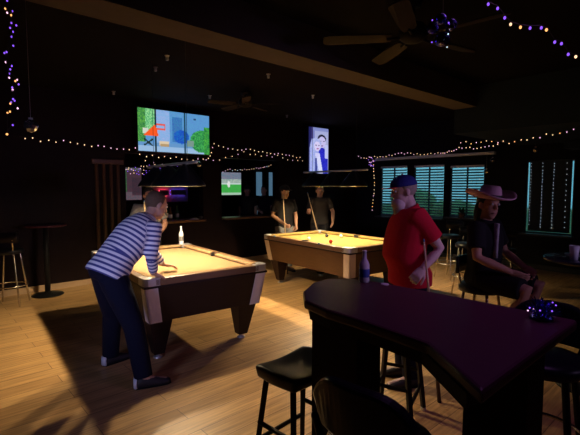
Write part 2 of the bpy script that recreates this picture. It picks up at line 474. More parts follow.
rnd = random.Random(3)
NO = [[rnd.random() for _ in range(90)] for _ in range(90)]
def nz(u, v): return NO[int(u*89) % 90][int(v*89) % 90]
def patio(u, v):
    n = nz(u, v)
    c = (90, 140+20*n, 205)                                   # blue wall
    if 0.45 < u < 0.6 and 0.12 < v < 0.75: c = (60, 105+30*n, 180)
    if 0.23 < u < 0.42: c = (125+30*n, 175, 225)
    if u < 0.22 and v < 0.5: c = (70+90*n, 165+60*n, 105+50*n)
    if u < 0.1 and v < 0.85: c = (40+60*n, 110+70*n, 70)
    if v > 0.88: c = (150, 185, 220)
    if 0.78 < v <= 0.88: c = (100, 150, 200)
    if (u-0.88)**2/0.03 + (v-0.68)**2/0.08 < 1: c = (20+60*n, 100+90*n, 60+30*n)
    if 0.92 < u and v > 0.3: c = (25+60*n, 105+80*n, 65)
    if (u-0.58)**2/0.012 + (v-0.60)**2/0.03 < 1: c = (30, 60+60*n, 190)
    if 0.22 < u < 0.235: c = (25, 50, 60)
    if 0.62 < u < 0.645: c = (30, 70, 90)
    if 0.36 < v < 0.62 and 0.21 - (v-.36)*.55 < u < 0.225 + (v-.36)*.15: c = (250, 90, 35)
    if 0.06 < u < 0.13 and 0.46 < v < 0.58 and u < .21 - (v-.36)*.55: c = (205, 215, 200)
    if 0.24 < u < 0.36 and (0.33 < v < 0.37 or 0.44 < v < 0.47 or (0.33 < v < .47 and .34 < u)): c = (230, 90, 75)
    if 0.27 < u < 0.41 and 0.74 < v < 0.84: c = (220, 200, 170)
    if 0.28 < u < 0.40 and 0.80 < v < 0.86: c = (180, 150, 110)
    if 0.07 < u < 0.19 and 0.70 < v < 0.86 and (abs((u-0.07)-(v-.7)*.7) < .018 or abs((0.19-u)-(v-.7)*.7) < .018): c = (30, 50, 50)
    if 0.66 < u < 0.76 and 0.68 < v < 0.82: c = (120, 150, 140)
    if 0.76 < u < 0.8 and 0.1 < v < 0.16: c = (40, 70, 110)
    return srgb(*c)
def couple(u, v):
    n = nz(u, v)
    E = lambda cu, cv, a, b: ((u-cu)/a)**2 + ((v-cv)/b)**2 < 1
    c = (165, 172, 215) if u > .3 else (120, 125, 190)
    if v < 0.07: c = (130, 140, 200)
    if u < 0.2 and v < 0.25: c = (55, 50, 110)
    if u < 0.12: c = (35, 35, 90)
    # person behind: dark hair, long face, blue clothes
    if u > .48 and v > .42 + .25*abs(u-.68) and u < .97: c = (22+35*n, 30+25*n, 165+50*n)
    if E(.66, .235, .22, .095): c = (22, 20, 50)
    if E(.67, .31, .19, .125): c = (196, 190, 236)
    if E(.58, .285, .05, .012) or E(.77, .285, .05, .012): c = (40, 35, 80)
    if E(.67, .385, .07, .012): c = (120, 80, 140)
    if u > .82 and .36 < v < .66 and u > .80 + .1*(v-.36): c = (186, 194, 240)
    # person in front: long pale hair and face
    if u < .56 + .06*math.sin(9*v) and v > .36 and u > .04 + .1*max(0, .6-v): c = (140+45*n, 152+45*n, 232)
    if E(.36, .37, .28, .145): c = (150+40*n, 160+40*n, 232)
    if E(.43, .405, .16, .105): c = (214, 205, 244)
    if E(.37, .385, .045, .011) or E(.51, .385, .04, .011): c = (45, 40, 95)
    if E(.45, .46, .06, .012): c = (165, 85, 150)
    if v > .55 and abs(u - (.44 + .42*(v-.55))) < .10: c = (212, 216, 250)
    if v > .66 and abs(u - (.36 + .06*(v-.66))) < .05: c = (60, 70, 150)
    if E(.42, .60, .11, .05): c = (205, 205, 246)
    return srgb(*c)
def match(u, v):
    n = nz(u, v)
    c = (70, 170+25*n, 80)
    if v < 0.5: c = (140+60*n, 170+40*n, 165+30*n)
    if v < 0.3: c = (90+60*n, 130, 150)
    if 0.47 < v < 0.53: c = (205, 225, 220)
    if v > 0.9: c = (180, 215, 190)
    if (u-0.47)**2/0.004 + (v-0.52)**2/0.02 < 1: c = (240, 245, 240)
    return srgb(*c)
def barscreen(u, v):
    n = nz(u, v)
    c = (120+30*n, 95, 115)
    if u < 0.22: c = (60+70*n, 150+60*n, 110)
    if v > 0.86 or (v > .75 and u < .5): c = (150+60*n, 150, 170)
    if v < 0.07: c = (170, 170, 180)
    if u > 0.5 and 0.3 < v < 0.8: c = (100+30*n, 85, 105)
    return srgb(*[q*0.55 for q in c])
screen_tv('wide wall television showing a patio with an orange umbrella, above the bar opening', (3.61, 7.1, 2.585), 1.39, 0.73, 84, 46, patio, M['screen'])
screen_tv('upright television showing a couple, high on the wall right of the bar opening', (7.32, 7.1, 2.47), 0.67, 1.08, 44, 72, couple, M['screen'])
screen_tv('small television with a green playing field, hung in the far room', (7.2, 10.5, 1.70), 0.86, 0.68, 40, 30, match, M['dimscreen'], mount=False).location.y = 10.748
screen_tv('dim framed screen with green edge in the far room left of the table lamp', (4.22, 10.5, 1.68), 0.5, 0.82, 26, 36, barscreen, M['dimscreen'], mount=False).location.y = 10.748

# ------------------------------------------------------------------ far room: bar counter, neon, lit doorway
for x0, x1, l in ((2.775, 4.255, 'brown drink ledge of the left opening, with bottles and a white napkin'), (4.715, 6.235, 'bare brown drink ledge of the right opening below the small television')):
    bm = bmesh.new(); box(bm, (x0, YB-0.14, 0.932), (x1, YB+0.24, 0.972))
    tag(link('drink_ledge', bm, M['railwood'], bevel=0.008), l, 'ledge', 'drink ledges of the back wall')
e = empty('neon_sign', (5.25, 10.76, 1.45), 0, 'blurred red and blue neon bar sign glowing under the table lamp', 'neon sign')
bm = bmesh.new(); box(bm, (-0.55, -0.01, -0.26), (0.55, 0.03, 0.26)); link('backing_board', bm, M['board'], e)
for x0, w_, m_ in ((-0.30, 0.22, 'neon'), (0.02, 0.42, 'neonblue')):
    bm = bmesh.new(); tube(bm, [(x0, -0.04, 0.05), (x0+w_, -0.04, 0.05), (x0+w_, -0.04, -0.05), (x0, -0.04, -0.05)], 0.012, 8); link('tube', bm, M[m_], e, True)
    bm = bmesh.new(); box(bm, (x0-0.02, -0.085, -0.07), (x0+w_+0.02, -0.07, 0.07)); link('halo_shield', bm, M['board'], e)  # added shield hiding the tube so only its halo lights the board
# glazed door in the far room with cool light behind it
e = empty('glazed_door', (8.55, 10.74, 0), 0, 'tall glazed door with blue-green light through it in the far room', 'door')
bm = bmesh.new()
for x in (-0.42, -0.1, 0.1, 0.34): box(bm, (x, -0.02, 0), (x+0.07, 0.03, 2.15))
box(bm, (-0.35, -0.02, 2.08), (0.41, 0.03, 2.15)); box(bm, (-0.35, -0.02, 0.0), (0.41, 0.03, 0.5)); link('door_frame', bm, M['frame'], e)
gl = mat('cool_lit_glass', (0.2, 0.3, 0.4), 0.2, emit=(0.10, 0.22, 0.34), strength=0.55)
bm = bmesh.new(); box(bm, (-0.35, 0.0, 0.5), (-0.1, 0.01, 2.08)); link('glass_panel', bm, gl, e)
bm = bmesh.new(); box(bm, (0.17, 0.0, 0.5), (0.34, 0.01, 2.08)); link('glass_panel', bm, gl, e)
bm = bmesh.new(); box(bm, (0.17-0.07+0.02, -0.06, 1.0), (0.17-0.02, -0.03, 1.05)); link('handle', bm, M['silver'], e)

def bottle(name, loc, m, h=0.24, r=0.031, label=None, cat='bottle', group=None, lab=None, cap=None):
    e = empty(name, loc, random.uniform(0, 3), label, cat, group)
    bm = bmesh.new()
    lathe(bm, [(r*.9, 0), (r, 0.01), (r, h*.55), (r*.8, h*.64), (r*.45, h*.74), (r*.40, h*.95), (r*.45, h*.96), (r*.45, h)], seg=16)
    link('glass', bm, m, e, True)
    if lab:
        bm = bmesh.new(); lathe(bm, [(r+.0008, h*.17), (r+.0012, h*.18), (r+.0012, h*.42), (r+.0008, h*.43)], seg=16, cap=False); link('paper_label', bm, lab, e, True)
    if cap:
        bm = bmesh.new(); lathe(bm, [(r*.5, h), (r*.5, h+.008), (r*.3, h+.01)], seg=12); link('cap', bm, cap, e)
    return e
for k, (x, m, h) in enumerate(((3.50, 'brownglass', .28), (3.58, 'greenglass', .30), (3.66, 'brownglass', .24), (3.80, 'greenglass', .27))):
    bottle('liquor_bottle', (x, YB+0.18, 0.972), M[m], h, 0.036, ['brown bottle leftmost on the drink ledge under the table lamp', 'green bottle second from the left on the drink ledge', 'short brown bottle third from the left on the drink ledge', 'green bottle rightmost on the drink ledge, left of the white napkin'][k], 'bottle', 'bottles on the drink ledge', lab=M['paper'])
bm = bmesh.new(); prism(bm, [(-.10, -.05), (.09, -.06), (.12, .02), (.02, .06), (-.11, .04)], 0, 0.012)
box(bm, (-0.05, -0.03, 0.012), (0.08, 0.03, 0.03))
o = tag(link('folded_napkin', bm, M['paper'], bevel=0.005), 'white folded napkin lying on the drink ledge', 'napkin'); o.location = (4.02, YB-0.04, 0.972)
bm = bmesh.new(); lathe(bm, [(0.028, 0), (0.034, 0.06), (0.030, 0.06), (0.026, 0.004)], seg=14)
o = tag(link('shot_glass', bm, M['clear'], smooth=True), 'small glass right of the white napkin on the ledge', 'glass'); o.location = (4.20, YB-0.03, 0.972)

# ------------------------------------------------------------------ pool tables
def pool_table(label, loc, rz, felt, side, corner, L=2.04, W=1.28):
    e = empty('pool_table', loc, R(rz), label, 'pool table', 'coin-operated pool tables')
    zt = 0.80; hw, hl = W/2, L/2
    # slate / bed
    bm = bmesh.new(); box(bm, (-hw+.11, -hl+.11, 0.735), (hw-.11, hl-.11, 0.762)); link('felt_bed', bm, felt, e)
    # rails: cushion strips (six, cut at the pockets) and wooden caps
    pr = 0.065
    segs = []
    for s in (-1, 1):
        segs.append(('x', s, -hw+.11+pr*.6, hw-.11-pr*.6))
        segs.append(('y', s, -hl+.11+pr*.6, -pr)); segs.append(('y', s, pr, hl-.11-pr*.6))
    for ax, s, a, b in segs:
        bm = bmesh.new()
        o_, i_ = 0.068, 0.125
        if ax == 'x':
            y0, y1 = s*(hl-o_), s*(hl-i_)
            hexa(bm, [(a-.03,y0,.755),(b+.03,y0,.755),(b,y1,.775),(a,y1,.775),(a-.03,y0,zt+.001),(b+.03,y0,zt+.001),(b,y1,zt-.004),(a,y1,zt-.004)])
        else:
            x0, x1 = s*(hw-o_), s*(hw-i_)
            hexa(bm, [(x0,a-.02,.755),(x0,b+.02,.755),(x1,b,.775),(x1,a,.775),(x0,a-.02,zt+.001),(x0,b+.02,zt+.001),(x1,b,zt-.004),(x1,a,zt-.004)])
        link('cushion', bm, felt, e, bevel=0.004)
    for ax, s, a, b in (('x',-1,-hw+.1,hw-.1),('x',1,-hw+.1,hw-.1),('y',-1,-hl+.1,hl-.1),('y',1,-hl+.1,hl-.1)):
        bm = bmesh.new()
        if ax == 'x': box(bm, (a, min(s*hl, s*(hl-.07)), .735), (b, max(s*hl, s*(hl-.07)), zt))
        else: box(bm, (min(s*hw, s*(hw-.07)), a, .735), (max(s*hw, s*(hw-.07)), b, zt))
        r_ = link('rail_cap', bm, M['railwood'], e, bevel=0.008)
        for q in (-.3, -.15, .15, .3):
            c = ((b-a)*q, s*(hl-.035)) if ax == 'x' else (s*(hw-.035), (b-a)*q)
            bm = bmesh.new(); lathe(bm, [(.006, zt), (.006, zt+.0008)], (c[0], c[1], 0), 8); link('sight', bm, M['silver'], r_)
    # corner castings and pockets
    for sx in (-1, 1):
        for sy in (-1, 1):
            bm = bmesh.new()
            pts = [(hw, hl-.15), (hw, hl-.04), (hw-.012, hl-.012), (hw-.04, hl), (hw-.15, hl), (hw-.15, hl-.065), (hw-.10, hl-.075), (hw-.075, hl-.10), (hw-.065, hl-.15)]
            pts = [(sx*x, sy*y) for x, y in pts]
            prism(bm, pts if sx*sy > 0 else pts[::-1], .735, zt+.006)
            link('corner_casting', bm, M['silver'], e, bevel=0.005)
            bm = bmesh.new(); lathe(bm, [(.062, .745), (.062, .7655), (.055, .7665), (.03, .745)], (sx*(hw-.12), sy*(hl-.12), 0), 18); link('pocket', bm, M['pocket'], e)
    for sx in (-1, 1):
        bm = bmesh.new(); lathe(bm, [(.055, .745), (.055, zt+.004), (.05, zt+.004), (.04, .76)], (sx*(hw-.085), 0, 0), 18); link('pocket', bm, M['pocket'], e)
    # tapered cabinet
    zb = 0.39; tp = 0.05
    T = [(-hw+.02,-hl+.02),(hw-.02,-hl+.02),(hw-.02,hl-.02),(-hw+.02,hl-.02)]
    B = [(x-math.copysign(tp, x), y-math.copysign(tp, y)) for x, y in T]
    bm = bmesh.new(); hexa(bm, [(x, y, zb) for x, y in B] + [(x, y, .735) for x, y in T]); cb = link('cabinet', bm, side, e)
    bm = bmesh.new(); box(bm, (-.16, -hl+.055, .52), (.16, -hl+.068, .62)); 
    link('coin_plate', bm, M['darklam'], cb)
    bm = bmesh.new(); box(bm, (-hw+.001, -hl+.001, .715), (hw-.001, hl-.001, .7349)); link('apron_band', bm, M['darklam'], e, bevel=.003)
    for sx in (-1, 1):
        for sy in (-1, 1):
            bm = bmesh.new(); w = 0.115; g = 0.006
            (xt, yt), (xb, yb) = (sx*(hw-.02+g), sy*(hl-.02+g)), (sx*(hw-.02-tp+g), sy*(hl-.02-tp+g))
            wx, wy = -sx*w, -sy*w
            # L shaped corner cap made of two slabs following the taper
            hexa(bm, [(xb,yb,zb-.004),(xb+wx,yb,zb-.004),(xb+wx,yb-sy*.02,zb-.004),(xb,yb-sy*.02,zb-.004),(xt,yt,.715),(xt+wx,yt,.715),(xt+wx,yt-sy*.02,.715),(xt,yt-sy*.02,.715)])
            hexa(bm, [(xb,yb,zb-.004),(xb,yb+wy,zb-.004),(xb-sx*.02,yb+wy,zb-.004),(xb-sx*.02,yb,zb-.004),(xt,yt,.715),(xt,yt+wy,.715),(xt-sx*.02,yt+wy,.715),(xt-sx*.02,yt,.715)])
            link('corner_trim', bm, corner, e)
            # legs: broad tapered panels
            bm = bmesh.new()
            cx, cy = sx*(hw-.185), sy*(hl-.20)
            fx, fy = sx*(hw-.19), sy*(hl-.23)
            t0, t1 = .105, .05
            hexa(bm, [(fx-t1,fy-t1,.045),(fx+t1,fy-t1,.045),(fx+t1,fy+t1,.045),(fx-t1,fy+t1,.045),(cx-t0,cy-t0,zb),(cx+t0,cy-t0,zb),(cx+t0,cy+t0,zb),(cx-t0,cy+t0,zb)])
            lg = link('leg', bm, M['darklam'], e, bevel=.006)
            bm = bmesh.new(); lathe(bm, [(.042, 0), (.045, .012), (.02, .02), (.016, .05)], (fx, fy, 0), 14); link('leveller_foot', bm, M['silver'], lg, True)
    return e
T1C, T2C = (2.17, 4.44), (4.92, 4.46)
t1 = pool_table('near pool table with gold felt and dark end panel, striped-shirt player leaning on it', (*T1C, 0), -5, M['felt'], M['darklam'], M['cornergrey'])
t2 = pool_table('far pool table with brown wood side and yellow felt, behind the bar table', (*T2C, 0), -5, M['felt2'], M['brownlam'], M['cornerwood'])

def pool_ball(loc, m, label, group):
    bm = bmesh.new(); ball(bm, (0, 0, 0), 0.0285, 14, 10)
    o = tag(link('pool_ball', bm, m, smooth=True), label, 'pool ball', group); o.location = (loc[0], loc[1], 0.762 + 0.0285)
    return o
for x, y, m, l in ((4.62, 4.69, 'white', 'white cue ball left of centre on the far yellow pool table'), (5.12, 4.77, 'darkball', 'dark ball near the far rail in the middle of the far pool table'),
                   (5.26, 4.58, 'white', 'cream ball beside the dark one on the far pool table'), (4.62, 4.22, 'redball', 'red ball close to the near rail of the far pool table')):
    pool_ball((x, y), M[m], l, 'balls on the far pool table')
for x, y, m, l in ((2.13, 4.69, 'white', 'white ball in the middle of the near gold pool table'), (2.24, 5.08, 'darkball', 'dark ball farthest from the leaning man on the near pool table'),
                   (2.02, 4.52, 'redball', 'red ball nearest the striped-shirt man on the near pool table')):
    pool_ball((x, y), M[m], l, 'balls on the near pool table')
for x, y, l in ((4.30, 5.15, 'blue chalk cube on the left rail of the far pool table'), (4.19, 4.05, 'blue chalk cube on the near long rail of the far pool table')):
    bm = bmesh.new(); box(bm, (-.011, -.011, 0), (.011, .011, .022)); o = tag(link('chalk_cube', bm, M['bluechalk'], bevel=.002), l, 'chalk'); o.location = (x, y, .801)
b = bottle('beer_bottle', (2.80, 5.40, 0.801), M['whiteglass'], 0.25, 0.032, 'frosted beer bottle standing on the far corner of the near pool table', 'bottle', lab=M['grey'])

# billiard lamps: three shades on a rail, hung by two chains
def billiard_lamp(label, loc, rz):
    e = empty('billiard_lamp', loc, R(rz), label, 'lamp', 'three-shade lamps over the pool tables')
    bm = bmesh.new(); tube(bm, [(0, -.72, .24), (0, .72, .24)], .016, 10); link('rail', bm, M['silver'], e, True)
    for y in (-.5, .5):
        bm = bmesh.new(); tube(bm, [(0, y, .25), (0, y, HC-loc[2]-.002)], .0025, 6); link('chain', bm, M['wire'], e)
    for y in (-.45, 0, .45):
        bm = bmesh.new()
        prof = [(.030, .23), (.036, .215), (.06, .20), (.19, .04), (.205, .012), (.205, 0), (.199, 0), (.196, .014), (.183, .04), (.05, .195), (.0, .205)]
        lathe(bm, prof, (0, y, 0), 28, cap=False)
        me_o = link('shade', bm, None, e, True, mats=[M['shade'], M['shadein']])
        for p in me_o.data.polygons:
            # inside faces (facing the bulb) get the pale lining
            c = p.center; 
            rad = V((c.x, c.y - y)).normalized()
            if p.normal.x * rad.x + p.normal.y * rad.y < -0.15 or (p.normal.z < -0.5 and c.z > 0.01): p.material_index = 1
        bm = bmesh.new(); ball(bm, (0, y, .100), .032, 12, 8); link('bulb', bm, M['bulbglass'], me_o, True)
        bm = bmesh.new(); tube(bm, [(0, y, .13), (0, y, .195)], .018, 8, False); link('socket', bm, M['shade'], me_o)
    return e
billiard_lamp('black three-shade lamp hanging over the near gold pool table', (*T1C, 1.607), -5)
billiard_lamp('black three-shade lamp hanging over the far yellow pool table', (*T2C, 1.607), -5)

# ------------------------------------------------------------------ people
def hand(bm, w, d, n, side, s=1.0, curl=35):
    """wrist w, direction d, palm normal n (the way fingers curl), side +1/-1 for which edge the thumb leaves"""
    d = d.normalized(); n = (n - d * n.dot(d)).normalized(); t = d.cross(n) * side
    P = lambda a, b, c: w + (d * a + t * b + n * c) * s
    rings(bm, [(P(-.035, 0, 0), t*.026*s, n*.020*s), (P(0, 0, 0), t*.027*s, n*.018*s), (P(.035, 0, 0), t*.037*s, n*.016*s), (P(.075, 0, 0), t*.041*s, n*.014*s), (P(.09, 0, 0), t*.039*s, n*.011*s)], 12)
    for k, (off, ln) in enumerate(((.030, .072), (.0105, .082), (-.0095, .076), (-.029, .058))):
        p = P(.082, off, 0); pts = [P(.055, off*.85, 0), p]; rr = [.0098*s, .0096*s]
        a = R(curl*0.5); dirv = d + t * off * 2.2
        for j, f in enumerate((.45, .32, .23)):
            q = (dirv * math.cos(a) + n * math.sin(a)).normalized()
            p = p + q * ln * f * s; pts.append(p); rr.append((.0090 - .0009*j)*s); a += R(curl)
        tube(bm, pts, rr, 8)
    a = R(42)
    p0 = P(.018, .022, .002); q = (d*math.cos(a) + t*math.sin(a) + n*.25).normalized()
    p1 = p0 + q*.042*s; q2 = (d*math.cos(a*.4) + t*math.sin(a*.4) + n*.45*(curl/35)).normalized(); p2 = p1 + q2*.030*s; p3 = p2 + q2*.022*s
    tube(bm, [p0, p1, p2, p3], [.014*s, .0115*s, .0100*s, .0085*s], 8)

def default_pose(H=1.70):
    s = H/1.70
    J = dict(pelvis=(0,0,.93), waist=(0,0,1.06), chest=(0,.005,1.26), neck=(0,-.005,1.43), head=(0,.025,1.575),
             shL=(-.175,0,1.385), shR=(.175,0,1.385), elL=(-.22,-.01,1.11), elR=(.22,-.01,1.11), wrL=(-.22,.07,.88), wrR=(.22,.07,.88),
             hipL=(-.085,0,.90), hipR=(.085,0,.90), knL=(-.095,.015,.49), knR=(.095,.015,.49), anL=(-.10,-.01,.075), anR=(.10,-.01,.075),
             toL=(-.12,.17,.03), toR=(.12,.17,.03))
    return {k: V(v)*s for k, v in J.items()}

def torso_rings(J, g=0.0, belly=0.0, top=True, hips=True, bulk=1.0):
    rs = (J['shR']-J['shL']).normalized(); rh = (J['hipR']-J['hipL']).normalized()
    sp = [J['pelvis'], J['waist'], J['chest'], J['neck']]
    out = []
    def ring(p, t, r, a, b, f=0.0):
        t = t.normalized(); r = (r - t*r.dot(t)).normalized(); fw = t.cross(r)
        out.append((p + fw*f, r*(a*bulk+g), fw*(b*bulk+g)))
    d0 = (sp[1]-sp[0]).normalized(); d1 = (sp[2]-sp[1]).normalized(); d2 = (sp[3]-sp[2]).normalized()
    if hips:
        ring(sp[0]-d0*.10, d0, rh, .10, .085); ring(sp[0]-d0*.06, d0, rh, .155, .112, -.01)
    ring(sp[0]+d0*.0, d0, rh, .170, .122, -.01)
    ring(sp[0].lerp(sp[1], .55), d0, rh, .158, .115, belly*.5)
    ring(sp[1], d0+d1, rh+rs, .150, .110 + belly*.3, belly)
    ring(sp[1].lerp(sp[2], .55), d1, rs, .160, .116 + belly*.15, belly*.7)
    ring(sp[2], d1+d2, rs, .172, .120, belly*.2)
    ring(sp[2].lerp(sp[3], .45), d2, rs, .168, .108)
    if top:
        ring(sp[2].lerp(sp[3], .75), d2, rs, .135, .085)
        ring(sp[3], d2, rs, .075, .066)
    return out

def add_head(bm, J, face, s=1.0):
    h = J['head']; up = (h - J['neck']).normalized()
    f = V(face).normalized(); up = (up + V((0,0,.8))).normalized()
    f = (f - up*f.dot(up)*0.6).normalized(); up = (up - f*up.dot(f)).normalized(); r = f.cross(up)
    ellipsoid(bm, h + up*.035*s - f*.012*s, (r*.074*s, f*.094*s, up*.092*s))
    ellipsoid(bm, h - up*.035*s + f*.022*s, (r*.060*s, f*.066*s, up*.078*s))
    ellipsoid(bm, h - up*.088*s + f*.052*s, (r*.028*s, f*.026*s, up*.022*s), 10, 6)      # chin
    tube(bm, [h + up*.028*s + f*.076*s, h - up*.012*s + f*.100*s], [.009*s, .014*s], 8)   # nose
    ellipsoid(bm, h + up*.042*s + f*.074*s, (r*.052*s, f*.012*s, up*.010*s), 10, 6)      # brow
    ellipsoid(bm, h - up*.052*s + f*.080*s, (r*.026*s, f*.010*s, up*.013*s), 10, 6)      # mouth mound
    for q in (-1, 1): ellipsoid(bm, h + r*q*.076*s - f*.008*s, (r*.012*s, f*.020*s, up*.034*s), 10, 6)  # ears
    tube(bm, [J['neck'] - up*.05, J['neck'].lerp(h, .35) - f*.008, h - up*.03*s - f*.015], [.062*s, .054*s, .054*s], 14)
    return h, f, r, up

def face_parts(e, h, f, r, up, s):
    for q in (-1, 1):
        bm = bmesh.new(); ball(bm, h + up*.022*s + r*q*.032*s + f*.078*s, .0115*s, 10, 6); link('eye', bm, M['eye'], e, True)
    bm = bmesh.new(); ellipsoid(bm, h - up*.052*s + f*.089*s, (r*.022*s, f*.005*s, up*.006*s), 10, 6); link('mouth', bm, M['mouth'], e, True)

def limb_pts(a, b, c=None): return [a, a.lerp(b, .5), b]

def figure(name, label, loc, facing, J, skin, shirt, trousers, face=(0,1,0), sleeve='short', belly=0.0, bulk=1.0, hands=None, shoes='shoe', group=None, s=1.0, voxel=.010, shirt_name='shirt', attr=False, heel=None, shorts=False, hat=None, hair=None, shirt_g=.017, hem=.05):
    e = empty(name, loc, R(facing-90), label, 'person', group)
    # ---- body: one skin
    bm = bmesh.new()
    rings(bm, torso_rings(J, belly=belly, bulk=bulk), 20)
    for q in 'LR':
        sh, el, wr = J['sh'+q], J['el'+q], J['wr'+q]
        inn = J['chest'].lerp(J['neck'], .55)
        tube(bm, [inn.lerp(sh, .45), sh, sh.lerp(el, .5), el, el.lerp(wr, .35), wr], [.060*bulk, .058*bulk, .046*bulk, .038, .039, .026], 14)
        hp, kn, an = J['hip'+q], J['kn'+q], J['an'+q]
        tube(bm, [hp, hp.lerp(kn, .35), kn, kn.lerp(an, .35), an], [.088*bulk, .078*bulk, .054, .054, .036], 14)
        tube(bm, [an, an.lerp(J['to'+q], .5) - V((0,0,.012)), J['to'+q]], [.036, .036, .028], 10)
    h, f, r, up = add_head(bm, J, face, s)
    bm = remeshed(bm, voxel, 3)
    hb = bmesh.new()
    for q in 'LR':
        sh, el, wr = J['sh'+q], J['el'+q], J['wr'+q]
        hd = (hands or {}).get(q, {})
        d = V(hd.get('d', (wr-el).normalized())); n = V(hd.get('n', (1 if q == 'L' else -1, .25, 0)))
        side = hd.get('side', 1 if q == 'L' else -1)
        hand(hb, wr, d, n, side, 1.0, hd.get('curl', 30))
    hb = remeshed(hb, .0045, 1)
    me = bpy.data.meshes.new('t'); hb.to_mesh(me); hb.free(); bm.from_mesh(me); bpy.data.meshes.remove(me)
    link('body', bm, skin, e, True)
    face_parts(e, h, f, r, up, s)
    # ---- shirt
    bm = bmesh.new(); g = shirt_g
    tr = torso_rings(J, g=g, belly=belly, hips=False, bulk=bulk)
    d0 = (J['waist']-J['pelvis']).normalized()
    c, u, v = tr[0]; tr = [(c - d0*hem, u, v)] + tr
    rings(bm, tr, 22)
    for q in 'LR':
        sh, el, wr = J['sh'+q], J['el'+q], J['wr'+q]
        inn = J['chest'].lerp(J['neck'], .5)
        if sleeve == 'short': tube(bm, [inn.lerp(sh, .4), sh, sh.lerp(el, .45), sh.lerp(el, .72)], [.070*bulk, .072*bulk, .068*bulk, .069*bulk], 16, False)
        else: tube(bm, [inn.lerp(sh, .4), sh, sh.lerp(el, .5), el, el.lerp(wr, .4), el.lerp(wr, .88)], [.070*bulk, .070*bulk, .058*bulk, .052, .049, .040], 16, False)
    bm = remeshed(bm, .011, 4)
    so = link(shirt_name, bm, shirt, e, True)
    if attr:
        at = so.data.attributes.new('along', 'FLOAT', 'POINT')
        bones = []
        L = 0
        for a, b in (('pelvis','waist'),('waist','chest'),('chest','neck')):
            bones.append((J[a], J[b], L, .17)); L += (J[b]-J[a]).length
        for q in 'LR':
            l1 = (J['el'+q]-J['sh'+q]).length
            bones.append((J['sh'+q], J['el'+q], 0, .075)); bones.append((J['el'+q], J['wr'+q], l1, .06))
        for i, vv in enumerate(so.data.vertices):
            best = None
            for a, b, o_, rad in bones:
                ab = b-a; t = (vv.co-a).dot(ab)/ab.length_squared; tc = min(1, max(0, t)); dist = (vv.co-(a+ab*tc)).length/rad
                if best is None or dist < best[0]: best = (dist, o_ + t*ab.length)
            at.data[i].value = best[1]
    bm = bmesh.new()
    nk = J['neck']; upn = (J['head']-nk).normalized(); u_, v_ = perp(upn)
    rr = [(nk + upn*(-.03 + .055*k/3) , u_*(.078-.008*k/3+.0), v_*(.078-.008*k/3)) for k in range(4)]
    rr += [(c, a*.88, b*.88) for c, a, b in rr[::-1]]
    rings(bm, rr, 20, False); link('collar', bm, shirt, so, True)
    # ---- trousers
    bm = bmesh.new()
    tr = torso_rings(J, g=.012, belly=belly*.3, bulk=bulk)[:5]
    rings(bm, tr[:4], 20)
    for q in 'LR':
        hp, kn, an = J['hip'+q], J['kn'+q], J['an'+q]
        if shorts: tube(bm, [hp, hp.lerp(kn, .35), hp.lerp(kn, .92)], [.106*bulk, .098*bulk, .088], 16, False)
        else: tube(bm, [hp, hp.lerp(kn, .35), kn, kn.lerp(an, .4), an + (kn-an).normalized()*.01], [.108*bulk, .100*bulk, .082, .078, .072], 16, False)
    bm = remeshed(bm, .011, 4)
    link('shorts' if shorts else 'trousers', bm, trousers, e, True)
    # ---- shoes
    for q in 'LR':
        an, to = J['an'+q], J['to'+q]; d = (to-an); d.z = 0; d.normalize(); sd = V((d.y, -d.x, 0)); z0 = min(an.z-.075, to.z-.03)
        def SP(a, z): return V((an.x, an.y, z0 + z)) + d*a
        bm = bmesh.new()
        rings(bm, [(SP(-.068, .045), sd*.024, V((0,0,.03))), (SP(-.055, .05), sd*.037, V((0,0,.05))), (SP(-.01, .052), sd*.042, V((0,0,.052))), (SP(.06, .042), sd*.044, V((0,0,.042))), (SP(.13, .032), sd*.048, V((0,0,.032))), (SP(.18, .026), sd*.042, V((0,0,.025))), (SP(.205, .022), sd*.022, V((0,0,.016)))], 14)
        for vv in bm.verts:
            if vv.co.z < z0+.004: vv.co.z = z0+.004
        so2 = link('shoe', bm, M[shoes], e, True)
        bm = bmesh.new()
        rings(bm, [(SP(x, .008), sd*w, V((0,0,.0075))) for x, w in ((-.07, .02), (-.06, .038), (0, .044), (.1, .050), (.18, .044), (.21, .02))], 14)
        link('sole', bm, M['black'], so2, True)
        if heel:
            bm = bmesh.new()
            rings(bm, [(SP(-.064, z), sd*.036, d*.016) for z in (.012, .05, .088)], 14); link('heel_patch', bm, heel, so2, True)
    # ---- hair or hat
    if hair:
        style, m = hair; bm = bmesh.new()
        ellipsoid(bm, h + up*.045*s - f*.022*s, (r*.082*s, f*.096*s, up*.094*s), 18, 12)
        if style == 'long':
            ellipsoid(bm, h - up*.06*s - f*.05*s, (r*.090*s, f*.055*s, up*.15*s), 16, 10)
        for vv in bm.verts:     # keep the face clear
            dd = vv.co - h
            if dd.dot(f) > .030*s and dd.dot(up) < .075*s: vv.co -= f*(dd.dot(f)-.030*s)
        link('hair', bm, m, e, True)
